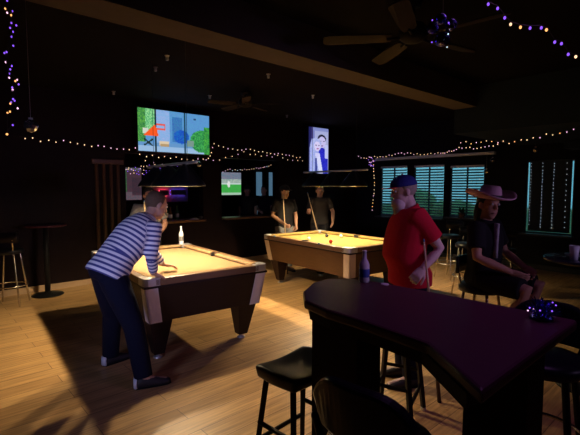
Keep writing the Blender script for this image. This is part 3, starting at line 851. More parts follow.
    if hat:
        kind, m, bmx = hat
        if kind == 'cap':
            bm = bmesh.new()
            ellipsoid(bm, h + up*.058*s - f*.010*s, (r*.090*s, f*.110*s, up*.084*s), 20, 12)
            for vv in bm.verts:
                dd = (vv.co-h).dot(up)
                if dd < .050*s: vv.co += up*(.050*s-dd)
            ho = link('cap', bm, m, e, True)
            bm = bmesh.new()
            pts = []
            for k in range(11):
                a = math.pi*k/10
                pts.append((math.cos(a)*.078, .075 + math.sin(a)*.095))
            top = [bm.verts.new(h + r*x*s + f*y*s + up*(.062 - .05*max(0, y-.08) - 1.2*x*x)*s) for x, y in pts]
            bot = [bm.verts.new(v.co - up*.006) for v in top]
            bm.faces.new(top); bm.faces.new(bot[::-1])
            for i in range(len(top)): bm.faces.new((top[i], bot[i], bot[(i+1)%len(top)], top[(i+1)%len(top)]))
            link('brim', bm, bmx, ho)
            bm = bmesh.new(); ball(bm, h + up*.142*s - f*.01*s, .009, 8, 5); link('button', bm, bmx, ho, True)
        else:   # wide brimmed western hat
            bm = bmesh.new(); n = 28
            cs = []
            for k, (rad, z) in enumerate(((.085, .075), (.13, .070), (.17, .075), (.195, .085))):
                row = []
                for i in range(n):
                    a = 2*math.pi*i/n; x, y = math.cos(a)*rad*.95, math.sin(a)*rad*1.12
                    lift = .055*(abs(math.cos(a))**3)*(k/3)**1.5
                    row.append(h + r*x + f*y + up*(z+lift))
                cs.append(row)
            rows = [[bm.verts.new(p) for p in row] for row in cs] + [[bm.verts.new(p - up*.008) for p in row] for row in cs[::-1]]
            for a in range(len(rows)):
                b = (a+1) % len(rows)
                for i in range(n): bm.faces.new((rows[a][i], rows[a][(i+1)%n], rows[b][(i+1)%n], rows[b][i]))
            ho = link('hat', bm, m, e, True)
            bm = bmesh.new()
            rings(bm, [(h + up*z, r*a, f*b) for z, a, b in ((.06, .086, .104), (.11, .080, .100), (.15, .070, .094), (.172, .052, .082), (.165, .02, .05))], 22)
            link('crown', bm, m, ho, True)
            bm = bmesh.new(); rings(bm, [(h + up*z, r*a, f*b) for z, a, b in ((.078, .088, .106), (.098, .086, .104))], 22, False); link('hat_band', bm, M['darkhair'], ho, True)
    return e, h, f, r, up

def cue(label, tip, butt, group='cues held by the players'):
    tip, butt = V(tip), V(butt); L = (tip-butt).length
    e = empty('pool_cue', butt, 0, label, 'pool cue', group)
    e.rotation_euler = (tip-butt).to_track_quat('Z', 'Y').to_euler()
    bm = bmesh.new(); tube(bm, [(0,0,L*.45), (0,0,L-.02)], [.0105, .0066], 10, False); link('shaft', bm, M['cuewood'], e, True)
    bm = bmesh.new(); tube(bm, [(0,0,.012), (0,0,L*.45)], [.0155, .0107], 10, False); link('butt', bm, M['cuebutt'], e, True)
    bm = bmesh.new(); tube(bm, [(0,0,L-.021), (0,0,L)], [.0068, .006], 10, False); link('tip', bm, M['bluechalk'], e, True)
    bm = bmesh.new(); tube(bm, [(0,0,0), (0,0,.013)], [.014, .0157], 10, False); link('bumper', bm, M['black'], e, True)
    return e

def to_local(p, loc, facing):
    d = V(p) - V(loc); a = R(facing-90)
    return V((d.x*math.cos(a) + d.y*math.sin(a), -d.x*math.sin(a) + d.y*math.cos(a), d.z))

# --- 1. player in the striped shirt, leaning over the near table
loc, fac = (1.28, 3.52, 0), 4
def W(x, y, z): return to_local((x, y, z), loc, fac)
J = default_pose(1.70)
J.update(pelvis=W(1.17,3.52,.91), waist=W(1.25,3.53,1.03), chest=W(1.40,3.55,1.18), neck=W(1.535,3.57,1.315), head=W(1.63,3.60,1.425),
         shL=W(1.50,3.74,1.255), shR=W(1.51,3.39,1.255), elR=W(1.47,3.37,1.03), wrR=W(1.53,3.47,.855), elL=W(1.66,3.84,1.02), wrL=W(1.80,3.86,.845),
         hipL=W(1.17,3.61,.885), hipR=W(1.17,3.43,.885), knL=W(1.27,3.76,.48), knR=W(1.28,3.30,.48), anL=W(1.27,3.84,.075), anR=W(1.31,3.20,.075),
         toL=W(1.43,3.87,.03), toR=W(1.47,3.15,.03))
figure('person', 'person in a blue and white striped shirt leaning over the near pool table', loc, fac, J, M['skin'], M['stripes'], M['navy'], face=(.05, 1, -.35), sleeve='long',
       hands={'R': dict(d=W(1.62,3.53,.80)-W(1.53,3.47,.855), n=(0,0,-1), curl=14, side=-1), 'L': dict(d=(.05,1,-.25), n=(0,0,-1), curl=16, side=1)}, heel=M['whiteshoe'], voxel=.009, attr=True, hair=('short', M['tancap']), shirt_g=.030, bulk=1.06)

# --- 2. man in the red polo
loc = (2.97, 1.86, 0); fac = 141
def W(x, y, z): return to_local((x, y, z), loc, fac)
J = default_pose(1.69)
hand_w = V((2.745, 1.665, 1.00))
J.update(elL=to_local((2.98, 1.60, 1.13), loc, fac), wrL=to_local((2.82, 1.645, 0.99), loc, fac), head=J['head'] + V((0, .03, -.01)), elR=V((.25,-.12,1.12)), wrR=V((.20,-.06,.88)))
e, h, f, r, up = figure('person', 'white-bearded person in a red polo and blue cap behind the bar table', loc, fac, J, M['skinpale'], M['red'], M['navy'], face=(-.05, 1, -.05), sleeve='short', belly=.045, bulk=1.16,
       hands={'L': dict(n=(.6, .2, -.6), curl=48)}, voxel=.009, hat=('cap', M['bluecap'], M['redbrim']), hair=('short', M['greyhair']), shirt_name='polo_shirt', shirt_g=.026, hem=.10)
bm = bmesh.new()
ellipsoid(bm, h - up*.085 + f*.055, (r*.066, f*.055, up*.060), 16, 10)
ellipsoid(bm, h - up*.135 + f*.060, (r*.050, f*.045, up*.065), 16, 10)
link('beard', remeshed(bm, .008, 2), M['beard'], e, True)
cue('pale cue standing upright in front of the person in red', (2.745, 1.60, 1.225), (2.85, 1.50, 0.0))

# --- 3, 4. two players behind the far table
loc = (5.24, 5.98, 0); fac = 255
J = default_pose(1.62)
J.update(elR=V((-.0,0,0)), wrR=V((0,0,0)))
J['elR'] = V((.235,-.02,1.07)); J['wrR'] = to_local((5.045, 5.77, .93), loc, fac); J['elL'] = V((-.25,-.01,1.06)); J['wrL'] = V((-.20,.10,.88))
figure('person', 'person in black and dark cap holding an upright cue behind the far table', loc, fac, J, M['skintan'], M['blackcloth'], M['grey'], face=(-.3, 1, -.1), hands={'R': dict(curl=50)}, hat=('cap', M['darkhair'], M['darkhair']), hair=('short', M['darkhair']))
cue('upright pale cue held by the left player behind the far table', (5.00, 5.74, 1.46), (5.075, 5.70, 0.0))
loc = (6.12, 5.90, 0); fac = 232
J = default_pose(1.64)
J['elR'] = V((.24,.06,1.08)); J['wrR'] = to_local((5.72, 5.82, 1.13), loc, fac); J['elL'] = V((-.27,.0,1.10)); J['wrL'] = V((-.24,.17,.92))
figure('person', 'person in a dark t-shirt gripping a slanted cue behind the far table', loc, fac, J, M['skintan'], M['darkgrey'], M['blackcloth'], face=(-.1, 1, -.2), hands={'R': dict(curl=50), 'L': dict(curl=24)}, hair=('short', M['darkhair']))
cue('slanted cue held by the right player behind the far table', (5.675, 5.80, 1.50), (5.93, 5.50, 0.0))

# --- 5. player beyond the near table in grey
loc = (2.58, 5.98, 0); fac = 262
J = default_pose(1.60)
J['head'] = J['head'] + V((0, .03, -.02)); J['elR'] = V((.24,.0,1.05)); J['wrR'] = V((.17,.20,.95)); J['elL'] = V((-.24,.03,1.05)); J['wrL'] = V((-.12,.22,.96))
figure('person', 'person in a grey shirt standing in the dark beyond the near table', loc, fac, J, M['skintan'], M['grey'], M['blackcloth'], face=(.1, 1, -.2), hair=('short', M['darkhair']), hands={'R': dict(curl=50)})
cue('cue pointing down to the near table beside the leaning player', (2.36, 5.60, 1.42), (2.46, 5.70, 0.06))

# --- 6, 7. two dark figures in the far room
loc = (6.22, 8.5, 0)
J = default_pose(1.62)
figure('person', 'person in black, a dark outline before the small green television', loc, 240, J, M['skintan'], M['blackcloth'], M['blackcloth'], hat=('cap', M['darkhair'], M['darkhair']), hair=('short', M['darkhair']), voxel=.012)
loc = (6.72, 8.45, 0)
J = default_pose(1.63)
J['elR'] = V((.22,.03,1.08)); J['wrR'] = V((.06,.22,1.00))
figure('person', 'person in black with a dimly lit face in front of the blue glazed door', loc, 215, J, M['skin'], M['blackcloth'], M['blackcloth'], face=(.3, 1, 0), hair=('short', M['darkhair']), voxel=.012)

# ------------------------------------------------------------------ stools, bar table
def saddle_stool(label, loc, rz, h=.64):
    e = empty('saddle_stool', loc, R(rz), label, 'stool', 'black saddle stools around the bar table')
    bm = bmesh.new(); nx, ny = 16, 12; hx, hy = .215, .165
    top = []; bot = []
    for j in range(ny+1):
        rt, rb = [], []
        for i in range(nx+1):
            u, v = -1+2*i/nx, -1+2*j/ny
            sx, sy = u*math.sqrt(1-.14*v*v), v*math.sqrt(1-.14*u*u)
            z = h - .022 + .030*u*u - .012*v**4 - .010*abs(u)**6
            rt.append(bm.verts.new((sx*hx, sy*hy, z))); rb.append(bm.verts.new((sx*hx*.93, sy*hy*.93, h-.085)))
        top.append(rt); bot.append(rb)
    for j in range(ny):
        for i in range(nx):
            bm.faces.new((top[j][i], top[j][i+1], top[j+1][i+1], top[j+1][i])); bm.faces.new((bot[j][i], bot[j+1][i], bot[j+1][i+1], bot[j][i+1]))
    per = [(0, i) for i in range(nx)] + [(j, nx) for j in range(ny)] + [(ny, i) for i in range(nx, 0, -1)] + [(j, 0) for j in range(ny, 0, -1)]
    for k in range(len(per)):
        a, b = per[k], per[(k+1) % len(per)]
        bm.faces.new((bot[a[0]][a[1]], bot[b[0]][b[1]], top[b[0]][b[1]], top[a[0]][a[1]]))
    s = link('seat', bm, M['blackleather'], e, True); b = s.modifiers.new('bevel', 'BEVEL'); b.width = .02; b.segments = 3; b.limit_method = 'ANGLE'
    for sx in (-1, 1):
        for sy in (-1, 1):
            bm = bmesh.new(); a, c = V((sx*.15, sy*.10, h-.08)), V((sx*.20, sy*.155, .02)); t = .019
            rings(bm, [(c, V((t,0,0)), V((0,t,0))), (a, V((t*1.2,0,0)), V((0,t*1.2,0)))], 4)
            lg = link('leg', bm, M['blackwood'], e)
            bm = bmesh.new(); lathe(bm, [(.018, 0), (.02, .006), (.02, .024)], (c.x, c.y, 0), 10); link('foot_glide', bm, M['silver'], lg)
    for sy in (-1, 1):
        bm = bmesh.new(); tube(bm, [(-.185, sy*.138, .20), (.185, sy*.138, .20)], .013, 8); link('stretcher', bm, M['blackwood'], e)
    for sx in (-1, 1):
        bm = bmesh.new(); tube(bm, [(sx*.178, -.13, .30), (sx*.178, .13, .30)], .013, 8); link('stretcher', bm, M['blackwood'], e)
    return e
saddle_stool('black saddle stool at the left end of the bar table, lit by the floor glow', (1.56, 1.66, 0), 4)
saddle_stool('black saddle stool behind the bar table, legs showing beside the red player', (2.42, 1.60, 0), 20)

# bar table
TOP = [(1.12,.47),(1.33,.75),(1.355,1.03),(1.36,1.27),(1.40,1.45),(1.52,1.585),(1.70,1.69),(1.85,1.71),(1.95,1.60),(2.0,1.4),(2.02,.96),(2.03,.47)]
e = empty('bar_table', (1.7, 1.1, 0), 0, 'dark reddish wood bar table with cut corner in the foreground', 'table')
L_ = lambda pts: [(x-1.7, y-1.1) for x, y in pts]
bm = bmesh.new(); prism(bm, L_(TOP), 1.005, 1.05); link('table_top', bm, M['bartop'], e, bevel=.012)
def inset(pts, d):
    c = V((sum(p[0] for p in pts)/len(pts), sum(p[1] for p in pts)/len(pts)))
    return [tuple(c + (V(p)-c)*(1-d)) for p in pts]
bm = bmesh.new(); prism(bm, L_(inset(TOP, .08)), .955, 1.006); link('apron', bm, M['barbase'], e)
bm = bmesh.new(); box(bm, (1.43-1.7, 1.14-1.1, 0), (1.60-1.7, 1.43-1.1, .956)); link('pedestal', bm, M['barbase'], e, bevel=.006)
bm = bmesh.new(); box(bm, (1.72-1.7, .55-1.1, 0), (1.92-1.7, .80-1.1, .956)); link('pedestal', bm, M['barbase'], e, bevel=.006)

# high-backed chair in front of the bar table
e = empty('bar_chair', (1.19, .87, 0), R(6), 'black bar chair with rounded back, nearest the camera at the bar table', 'chair')
bm = bmesh.new()
rows = []
n = 16
for d in (0, 1):
    pts = []
    for i in range(n+1):
        u = -1 + 2*i/n
        zt = .945 - .10*abs(u)**4
        x = -.16 + .05*u*u*1.0
        pts.append((x + d*.05, u*.205, zt))
    rows.append(pts)
v0 = [bm.verts.new(p) for p in rows[0]]; v1 = [bm.verts.new(p) for p in rows[1]]
b0 = [bm.verts.new((p[0]+.03, p[1]*.9, .72)) for p in rows[0]]; b1 = [bm.verts.new((p[0]+.03, p[1]*.9, .72)) for p in rows[1]]
for i in range(n):
    bm.faces.new((v0[i], v0[i+1], b0[i+1], b0[i])); bm.faces.new((v1[i+1], v1[i], b1[i], b1[i+1])); bm.faces.new((v0[i+1], v0[i], v1[i], v1[i+1])); bm.faces.new((b0[i], b0[i+1], b1[i+1], b1[i]))
bm.faces.new((v0[0], b0[0], b1[0], v1[0])); bm.faces.new((b0[n], v0[n], v1[n], b1[n]))
link('backrest', bm, M['blackleather'], e, False, bevel=.015)
bm = bmesh.new(); rings(bm, [(V((.05,0,z)), V((a,0,0)), V((0,a,0))) for z, a in ((.61,.17),(.62,.20),(.66,.205),(.685,.19),(.69,.15))], 24); link('seat', bm, M['blackleather'], e, True)
for sx in (-1, 1):
    for sy in (-1, 1):
        bm = bmesh.new(); tube(bm, [(.05+sx*.19, sy*.18, .012), (.05+sx*.12, sy*.12, .62)], .018, 8); link('leg', bm, M['blackwood'], e)
for sy in (-1, 1):
    bm = bmesh.new(); tube(bm, [(-.10, sy*.13, .60), (-.13, sy*.17, .78)], .014, 8); link('back_post', bm, M['blackwood'], e)
bm = bmesh.new(); torus(bm, (.05, 0, .25), .215, .011, 28, 8); link('foot_ring', bm, M['chrome'], e, True)

e['group'] = 'black bar chairs at the bar table'
for x, y, rz, l in ((2.58, .74, 186, 'black bar chair with rounded back behind the right end of the bar table'),):
    c = copy_tree(e); c.location = (x, y, 0); c.rotation_euler = (0, 0, R(rz)); c['label'] = l

# beer bottle and small things on the bar table
bottle('beer_bottle', (1.93, 1.50, 1.05), M['whiteglass'], .185, .030, 'clear beer bottle with a blue label on the bar table by the red player', 'bottle', lab=M['bluelabel'])
bm = bmesh.new(); prism(bm, [(.05*math.cos(i*.5236), .05*math.sin(i*.5236)) for i in range(12)], 0, .004)
o = tag(link('coaster', bm, M['paper']), 'pale round coaster next to the beer bottle on the bar table', 'coaster'); o.location = (1.965, 1.38, 1.0501); o.scale = (.45, .45, 1)

# tinsel centrepiece
e = empty('tinsel_centrepiece', (1.93, .575, 1.05), 0, 'sparkly blue and purple tinsel bunch on the right end of the bar table', 'decoration')
bm = bmesh.new(); rg = random.Random(11)
for _ in range(130):
    a, b = rg.uniform(0, 6.28), rg.uniform(.1, 1.35); d = V((math.cos(a)*math.cos(b), math.sin(a)*math.cos(b), math.sin(b)))
    u, v = perp(d); ln = rg.uniform(.04, .085); w = .0022
    p0 = V((0, 0, .012)); p1 = p0 + d*ln*.6; p2 = p0 + d*ln + u*rg.uniform(-.02, .02)
    p2.z = max(p2.z, .004)
    for p, q in ((p0, p1), (p1, p2)):
        vs = [bm.verts.new(z) for z in (p-u*w, p+u*w, q+u*w, q-u*w)]; bm.faces.new(vs)
o = link('tinsel_strands', bm, M['tinsel'], e); o['kind'] = 'stuff'
bm = bmesh.new(); lathe(bm, [(.04, 0), (.045, .01), (.02, .03)], seg=14); link('base', bm, M['tinsel'], e, True)
for k in range(9):
    a = k*2.4; bm = bmesh.new(); ball(bm, (.05*math.cos(a), .05*math.sin(a), .028 + .02*(k % 3)), .0035, 8, 5); link('light_bulb', bm, M['purple'] if k % 3 else M['pinkled'], e, True)

# metal bar stools at the right, low backs
def metal_stool(label, loc, rz):
    e = empty('bar_stool', loc, R(rz), label, 'stool', 'metal-legged bar stools by the windows')
    bm = bmesh.new(); rings(bm, [(V((0,0,z)), V((a,0,0)), V((0,a,0))) for z, a in ((.70,.15),(.705,.178),(.745,.182),(.765,.165),(.77,.12))], 22); link('seat', bm, M['blackleather'], e, True)
    for k in range(4):
        a = R(45+90*k); c, s_ = math.cos(a), math.sin(a)
        bm = bmesh.new(); tube(bm, [(c*.24, s_*.24, .012), (c*.14, s_*.14, .705)], .0125, 8); link('leg', bm, M['chrome'], e, True)
    bm = bmesh.new(); torus(bm, (0, 0, .27), .205, .010, 28, 8); link('foot_ring', bm, M['chrome'], e, True)
    bm = bmesh.new(); n = 10
    a_ = [(-.17 + .05*math.cos(-1.1+2.2*i/n)*-1+.05, .19*math.sin(-1.1+2.2*i/n)) for i in range(n+1)]
    f0 = [[bm.verts.new((x+dx, y, z)) for x, y in a_] for z in (.86, 1.00) for dx in (0, .028)]
    for i in range(n):
        bm.faces.new((f0[0][i], f0[0][i+1], f0[2][i+1], f0[2][i])); bm.faces.new((f0[1][i+1], f0[1][i], f0[3][i], f0[3][i+1]))
        bm.faces.new((f0[2][i], f0[2][i+1], f0[3][i+1], f0[3][i])); bm.faces.new((f0[0][i+1], f0[0][i], f0[1][i], f0[1][i+1]))
    bm.faces.new((f0[0][0], f0[2][0], f0[3][0], f0[1][0])); bm.faces.new((f0[0][n], f0[1][n], f0[3][n], f0[2][n]))
    link('backrest', bm, M['blackleather'], e, True)
    for sy in (-1, 1):
        bm = bmesh.new(); tube(bm, [(-.12, sy*.10, .71), (-.155, sy*.11, .90)], .009, 8); link('back_post', bm, M['chrome'], e)
    return e
metal_stool('metal-legged bar stool farthest right of the red player, nearer the windows', (7.0, 3.58, 0), 170)
metal_stool('metal-legged bar stool with black back on the lit floor, nearer the camera', (6.15, 2.85, 0), 190)
metal_stool('black bar stool partly hidden under the window-side drink counter', (6.0, 2.30, 0), 200)
metal_stool('bar stool with shiny foot ring at the far left wall by the pedestal table', (0.94, 6.74, 0), 60)

def pedestal_table(label, loc, r=.33, h=1.05, m='bartop'):
    e = empty('pedestal_table', loc, 0, label, 'table')
    bm = bmesh.new(); lathe(bm, [(r*.9, h-.03), (r, h-.022), (r, h-.006), (r*.97, h)], seg=32); link('table_top', bm, M[m], e, True)
    bm = bmesh.new(); tube(bm, [(0,0,.03), (0,0,h-.03)], .038, 14, False); link('column', bm, M['black'], e, True)
    bm = bmesh.new(); lathe(bm, [(.21, 0), (.215, .008), (.20, .018), (.06, .035), (.04, .06)], seg=28); link('base', bm, M['black'], e, True)
    return e
pedestal_table('dark pedestal table against the panelled wall at far left', (1.44, 6.98, 0), .28)
pedestal_table('round dark blue table at the right edge with a glass on it', (3.95, .84, 0), .33, 1.04, 'bluetop')
bm = bmesh.new(); lathe(bm, [(.026, 0), (.036, .11), (.033, .11), (.024, .006)], seg=18)
o = tag(link('tumbler', bm, M['whiteglass'], smooth=True), 'tumbler glass on the round dark blue table', 'glass'); o.location = (3.78, .92, 1.04)
bm = bmesh.new(); box(bm, (-.075, -.05, 0), (.075, .05, .007)); prism(bm, [(-.06,-.035),(.06,-.035),(.06,.035),(-.06,.035)], .007, .009)
o = tag(link('menu_card', bm, M['palefr']), 'thin pale menu card on the round dark blue table', 'card'); o.location = (4.02, .98, 1.04); o.rotation_euler = (0, 0, .5)

# --- 8. seated person in a pink western hat
loc = (3.63, 1.54, 0); fac = 268
s_e = metal_stool('black bar stool under the person in the pink hat', (3.63, 1.56, 0), 268); s_e['label'] = 'black bar stool that the person in the pink hat sits on'
J = default_pose(1.60)
up_ = V((0, 0, -.04))
for k in ('pelvis','waist','chest','neck','head','shL','shR','elL','elR','wrL','wrR','hipL','hipR'): J[k] = J[k] + up_
J.update(knL=V((-.13,.40,.80)), knR=V((.13,.40,.80)), anL=V((-.09,.20,.362)), anR=V((.09,.20,.362)), toL=V((-.10,.36,.318)), toR=V((.10,.36,.318)), hipL=V((-.09,.02,.83)), hipR=V((.09,.02,.83)))
J['elL'] = V((-.25,.06,1.03)); J['wrL'] = V((-.14,.28,.93)); J['elR'] = V((.25,.06,1.03)); J['wrR'] = V((.14,.28,.93))
e, h, f, r, up = figure('person', 'seated person in a pale pink western hat with long dark hair', loc, fac, J, M['skintan'], M['blackcloth'], M['blackcloth'], face=(.5, 1, -.1), shorts=True, shoes='tanboot', hat=('western', M['pinkfelt'], None), hair=('long', M['darkhair']))
bm = bmesh.new(); rings(bm, [(V((x, .12, z)), V((.035, .02, 0)), V((0, .024, 0))) for x, z in ((.05, 1.30), (.06, 1.20), (.065, 1.10), (.07, 1.02))], 12)
link('scarf', bm, M['print'], e, True)

# ------------------------------------------------------------------ ceiling fans
def ceiling_fan(label, loc, a0, r=.70):
    e = empty('ceiling_fan', loc, R(a0), label, 'ceiling fan', 'ceiling fans')
    bm = bmesh.new(); tube(bm, [(0,0,.1), (0,0,HC-loc[2]-.03)], .014, 10); link('down_rod', bm, M['fanmetal'], e)
    bm = bmesh.new(); lathe(bm, [(.06, HC-loc[2]-.06), (.075, HC-loc[2]-.002)], seg=18); link('canopy', bm, M['fanmetal'], e, True)
    bm = bmesh.new(); lathe(bm, [(.03, -.04), (.075, -.03), (.11, .0), (.115, .05), (.08, .10), (.02, .12)], seg=24); link('motor', bm, M['fanmetal'], e, True)
    for k in range(5):
        a = 2*math.pi*k/5; d, n = V((math.cos(a), math.sin(a), 0)), V((-math.sin(a), math.cos(a), 0))
        bm = bmesh.new(); tilt = V((0, 0, .012))
        pts = []
        for q, w in ((.17, .040), (.22, .055), (.40, .066), (r-.06, .070), (r-.02, .058), (r, .03)): pts.append((q, w))
        tp = [bm.verts.new(d*q + n*w + tilt + V((0,0,.006))) for q, w in pts] + [bm.verts.new(d*q - n*w - tilt + V((0,0,.006))) for q, w in pts[::-1]]
        bt = [bm.verts.new(v.co - V((0,0,.009))) for v in tp]
        bm.faces.new(tp); bm.faces.new(bt[::-1])
        for i in range(len(tp)): bm.faces.new((tp[i], bt[i], bt[(i+1)%len(tp)], tp[(i+1)%len(tp)]))
        bl = link('blade', bm, M['fanblade'], e)
        bm = bmesh.new(); tube(bm, [d*.09 + V((0,0,-.0)), d*.20 + V((0,0,-.008))], .011, 8); link('blade_bracket', bm, M['fanmetal'], bl)
    return e
ceiling_fan('near ceiling fan with brown blades, behind the hanging bauble cluster', (3.06, 1.92, 2.80), 60, .72)
ceiling_fan('far ceiling fan with brown blades over the space between the pool tables', (4.0, 5.5, 2.90), 20, .60)
# small ceiling spot fixtures
SPL = ['leftmost in front of the wide television', 'nearest the beam at the left', 'by the beam above the gap between the tables', 'above the far pool table, brightest of them',
       'behind the far fan blades', 'close above the upright television', 'above the left edge of the wide television']
for k, (x, y) in enumerate(((2.35, 5.13), (2.25, 4.60), (3.61, 4.44), (4.96, 4.95), (3.72, 6.1), (5.91, 6.66), (2.44, 6.85))):
    e = empty('ceiling_spotlight', (x, y, HC), 0, 'small unlit metal ceiling spotlight, ' + SPL[k], 'spotlight', 'small ceiling spotlights')
    bm = bmesh.new(); lathe(bm, [(.022, -.012), (.03, -.002)], seg=14); link('base', bm, M['silver'], e, True)
    bm = bmesh.new(); lathe(bm, [(.012, -.055), (.018, -.05), (.018, -.014)], seg=12); link('head', bm, M['silver'], e, True)

# ------------------------------------------------------------------ string lights
BULB = {}
def bulb_mesh(m, r):
    r = r * .72; k = (m, r)
    if k not in BULB:
        bm = bmesh.new(); ellipsoid(bm, (0,0,0), ((r,0,0),(0,r,0),(0,0,r*1.25)), 8, 6)
        me = bpy.data.meshes.new('bulb'); bmesh.ops.recalc_face_normals(bm, faces=bm.faces); bm.to_mesh(me); bm.free(); me.materials.append(M[m])
        for p in me.polygons: p.use_smooth = True
        BULB[k] = me
    return BULB[k]
def string_lights(label, pts, n, cols, r=.011, sag=.03, jit=.02, name='string_lights', seed=1, wire=.0022, hook=None):
    rg = random.Random(seed)
    pts = [V(p) for p in pts]; o0 = pts[0]
    e = empty(name, o0, 0, label, 'string lights', 'festive string lights')
    segs = [(pts[i+1]-pts[i]).length for i in range(len(pts)-1)]; T = sum(segs)
    def at(t):
        d = t*T
        for i, s in enumerate(segs):
            if d <= s or i == len(segs)-1:
                f = d/s; p = pts[i].lerp(pts[i+1], min(f, 1)); p.z -= sag*4*f*(1-f) if s > .25 else 0; return p
            d -= s
    wpts = []
    for k in range(n):
        p = at((k+.5)/n) + V((rg.uniform(-1,1)*.3*jit, rg.uniform(-1,1)*.3*jit, rg.uniform(-1,1)*jit))
        wpts.append(p + V((0,0,r*1.4)) - o0)
        b = bpy.data.objects.new('bulb', bulb_mesh(rg.choice(cols), r)); COL.objects.link(b); b.parent = e; b.location = p - o0
    if hook:
        for p in pts:
            bm = bmesh.new(); tube(bm, [p - o0, p - o0 + V(hook)], .002, 5); link('hook', bm, M['wire'], e)
    bm = bmesh.new(); tube(bm, [V((0,0,0))] + wpts + [at(1)-o0], wire, 5, False); link('wire', bm, M['wire'], e)
    return e
WM = ['warm', 'warm', 'pinkled', 'warm']
string_lights('warm string lights along the dark panelled wall, left of the wide television', [(1.22, 7.2, 2.335), (1.9, 7.2, 2.31), (2.45, 7.2, 2.26), (2.95, 7.2, 2.27)], 17, ['warm', 'warm', 'warm', 'pinkled'], .0115, .03, seed=2, hook=(0, .099, 0))
string_lights('string lights running just under the wide television to the far corner', [(2.85, 7.02, 2.17), (3.5, 7.02, 2.13), (4.25, 7.02, 2.14), (4.45, 7.2, 2.44), (5.4, 7.2, 2.38), (6.2, 7.2, 2.36), (6.85, 7.2, 2.30)], 38, WM, .0115, .03, seed=3, hook=(0, .099, 0))
string_lights('second sagging row of string lights below the first, between the televisions', [(3.0, 7.2, 2.09), (3.6, 7.2, 2.05), (4.3, 7.2, 2.12), (5.2, 7.2, 2.33), (6.1, 7.2, 2.30), (6.95, 7.2, 2.24)], 26, WM, .010, .05, seed=4, hook=(0, .099, 0))
string_lights('pinkish string lights along the top of the blinds to the soffit', [(8.9, 7.2, 2.42), (8.9, 6.7, 2.38), (8.9, 5.9, 2.44), (8.9, 4.85, 2.38), (8.5, 4.2, 2.42), (8.3, 3.3, 2.40)], 46, ['pinkled', 'warm', 'warm', 'pinkled'], .012, .04, seed=5, hook=(.099, 0, 0))
string_lights('tangle of pink lights where the blind lights meet the vertical strand', [(8.88, 6.75, 2.38), (8.88, 6.62, 2.26), (8.88, 6.8, 2.2), (8.88, 6.65, 2.12), (8.88, 6.83, 2.30)], 16, ['pinkled', 'pinkled', 'purple'], .012, .0, .03, seed=6, hook=(.099, 0, 0))
string_lights('vertical strand of lights down the corner left of the blinds', [(8.9, 6.68, 2.30), (8.9, 6.62, 1.6), (8.9, 6.70, .96)], 15, ['warm', 'pinkled', 'orange'], .013, 0, .02, seed=7, hook=(.099, 0, 0))
string_lights('string lights along the soffit edge at the right, above the dotted blind', [(6.27, 3.10, 2.30), (6.27, 2.95, 2.25), (6.27, 2.64, 2.27), (6.27, 2.3, 2.23), (6.27, 1.92, 2.28), (6.27, 1.55, 2.35), (6.27, 1.1, 2.46)], 26, ['pinkled', 'warm', 'warm', 'orange'], .009, .015, .02, seed=8, hook=(.028, 0, 0))
string_lights('string lights over the right opening deep in the far room', [(6.75, 10.70, 1.98), (7.1, 10.70, 2.15), (7.9, 10.70, 2.17), (8.85, 10.70, 2.33)], 24, ['warm', 'whiteled', 'pinkled'], .012, .05, .03, seed=9, hook=(0, .099, 0))
string_lights('purple string lights over the dim framed screen in the far room', [(3.9, 10.70, 2.14), (4.3, 10.70, 2.06), (4.7, 10.70, 2.02), (4.4, 10.70, 1.96), (4.0, 10.70, 2.04), (4.8, 10.70, 2.16), (5.8, 10.70, 2.14)], 46, ['purple', 'purple', 'pinkled', 'warm'], .013, .02, .05, seed=10, hook=(0, .044, 0))
string_lights('purple and orange string lights hanging down at the far left edge', [(.60, 3.95, HC-.02), (.66, 3.95, 2.85), (.60, 3.95, 2.6), (.67, 3.95, 2.35), (.58, 3.95, 2.0)], 34, ['purple', 'purple', 'purple', 'pinkled', 'orange'], .009, 0, .09, seed=11)
string_lights('purple and orange string lights sagging across the upper right corner', [(2.17, .99, 2.56), (2.31, .88, 2.45), (2.44, .76, 2.40), (2.60, .62, 2.24)], 14, ['orange', 'purple', 'warm', 'purple', 'purple'], .009, .01, .03, seed=12, wire=.0016)
for k, (px, nm) in enumerate(((2.96, 'leftmost'), (2.76, 'second from the left'), (2.57, 'third from the left'), (2.36, 'rightmost'))):
    string_lights('vertical dotted strand of tiny white lights before the dark blind, ' + nm, [(XW-.03, px, 2.08), (XW-.03, px, .80 if k not in (0,) else .85)], 21 if k < 3 else 13, ['whiteled'], .0075 if k else .006, 0, .012, seed=20+k, wire=.0012)

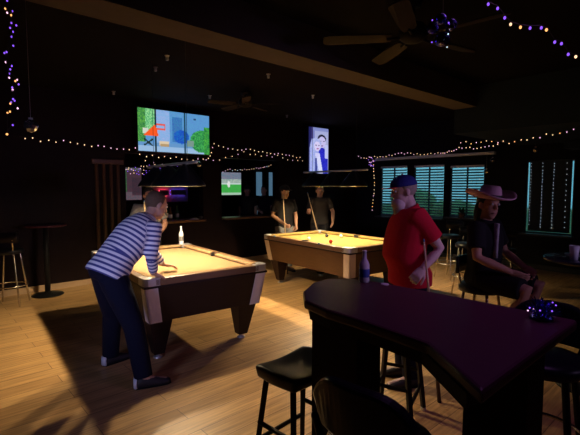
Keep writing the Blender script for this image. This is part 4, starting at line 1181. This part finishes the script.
# ------------------------------------------------------------------ hanging ornaments
e = empty('bauble_cluster', (1.46, .795, 2.165), 0, 'cluster of shiny blue and purple baubles hanging from a thread near the camera', 'ornament')
bm = bmesh.new(); tube(bm, [(0,0,.05), (0,0,HC-2.165-.002)], .0012, 6); link('thread', bm, M['palefr'], e)
for k, (x, y, z, r, m) in enumerate(((0,0,-.030,.027,'tinsel'), (-.030,.022,.008,.021,'tinsel'), (.022,-.02,.020,.022,'tinsel'), (.004,.01,.045,.020,'tinsel'), (0,-.03,.005,.016,'baublesilver'), (-.018,-.008,-.045,.012,'baublesilver'))):
    bm = bmesh.new(); bmesh.ops.create_icosphere(bm, subdivisions=2, radius=r, matrix=Matrix.Translation((x, y, z))); link('bauble', bm, M[m], e)
for k in range(8):
    a = k*2.1; bm = bmesh.new(); ball(bm, (.036*math.cos(a), .036*math.sin(a), -.05+.013*k), .0028, 6, 4); link('light_bulb', bm, M['purple'] if k % 2 else M['whiteled'], e, True)
def ornament(label, loc, r, strand):
    e = empty('hanging_ornament', loc, 0, label, 'ornament', 'silvery hanging ornaments')
    bm = bmesh.new(); tube(bm, [(0,0,r*.9), (0,0,strand)], .0015, 5); link('thread', bm, M['palefr'], e)
    bm = bmesh.new(); bmesh.ops.create_icosphere(bm, subdivisions=2, radius=r); link('bauble', bm, M['baublesilver'], e)
    bm = bmesh.new(); lathe(bm, [(r*.3, r*.9), (r*.3, r*1.15)], seg=10); link('cap', bm, M['silver'], e)
    return e
ornament('silvery ornament hanging at the end of the left purple lights', (.74, 3.93, 2.09), .055, HC-2.09-.001)
ornament('upper silvery ornament hanging right of the blinds', (8.93, 3.68, 2.15), .055, .12)
ornament('lower silvery ornament hanging right of the blinds', (8.93, 3.80, 1.92), .055, .35)
ornament('silvery ornament hanging above the dotted blind', (8.85, 2.86, 2.30), .055, 2.418-2.30)
ornament('silvery ornament hanging in front of the bar opening under the wide television', (4.02, 7.0, 2.02), .055, .17)

# potted plant on the sill of the right window
e = empty('potted_plant', (XW-.10, 4.28, .93), 0, 'dark potted plant on the sill of the right blind window', 'plant')
bm = bmesh.new(); lathe(bm, [(.05, -.028), (.075, .09), (.08, .11), (.06, .11)], seg=18); link('pot', bm, M['pot'], e, True)
bm = bmesh.new()
for k in range(16):
    a = k*2.4; b = .5 + .9*((k*7) % 10)/10; d = V((math.cos(a)*math.cos(b), math.sin(a)*math.cos(b), math.sin(b))); u, v = perp(d)
    p0, L = V((0,0,.10)), .14 + .02*(k % 4)
    rings(bm, [(p0 + d*L*t + V((0,0,-.05*t*t)), u*w, v*.002) for t, w in ((0,.004),(.35,.022),(.7,.02),(1,.003))], 6)
link('leaves', bm, M['leaf'], e, True)
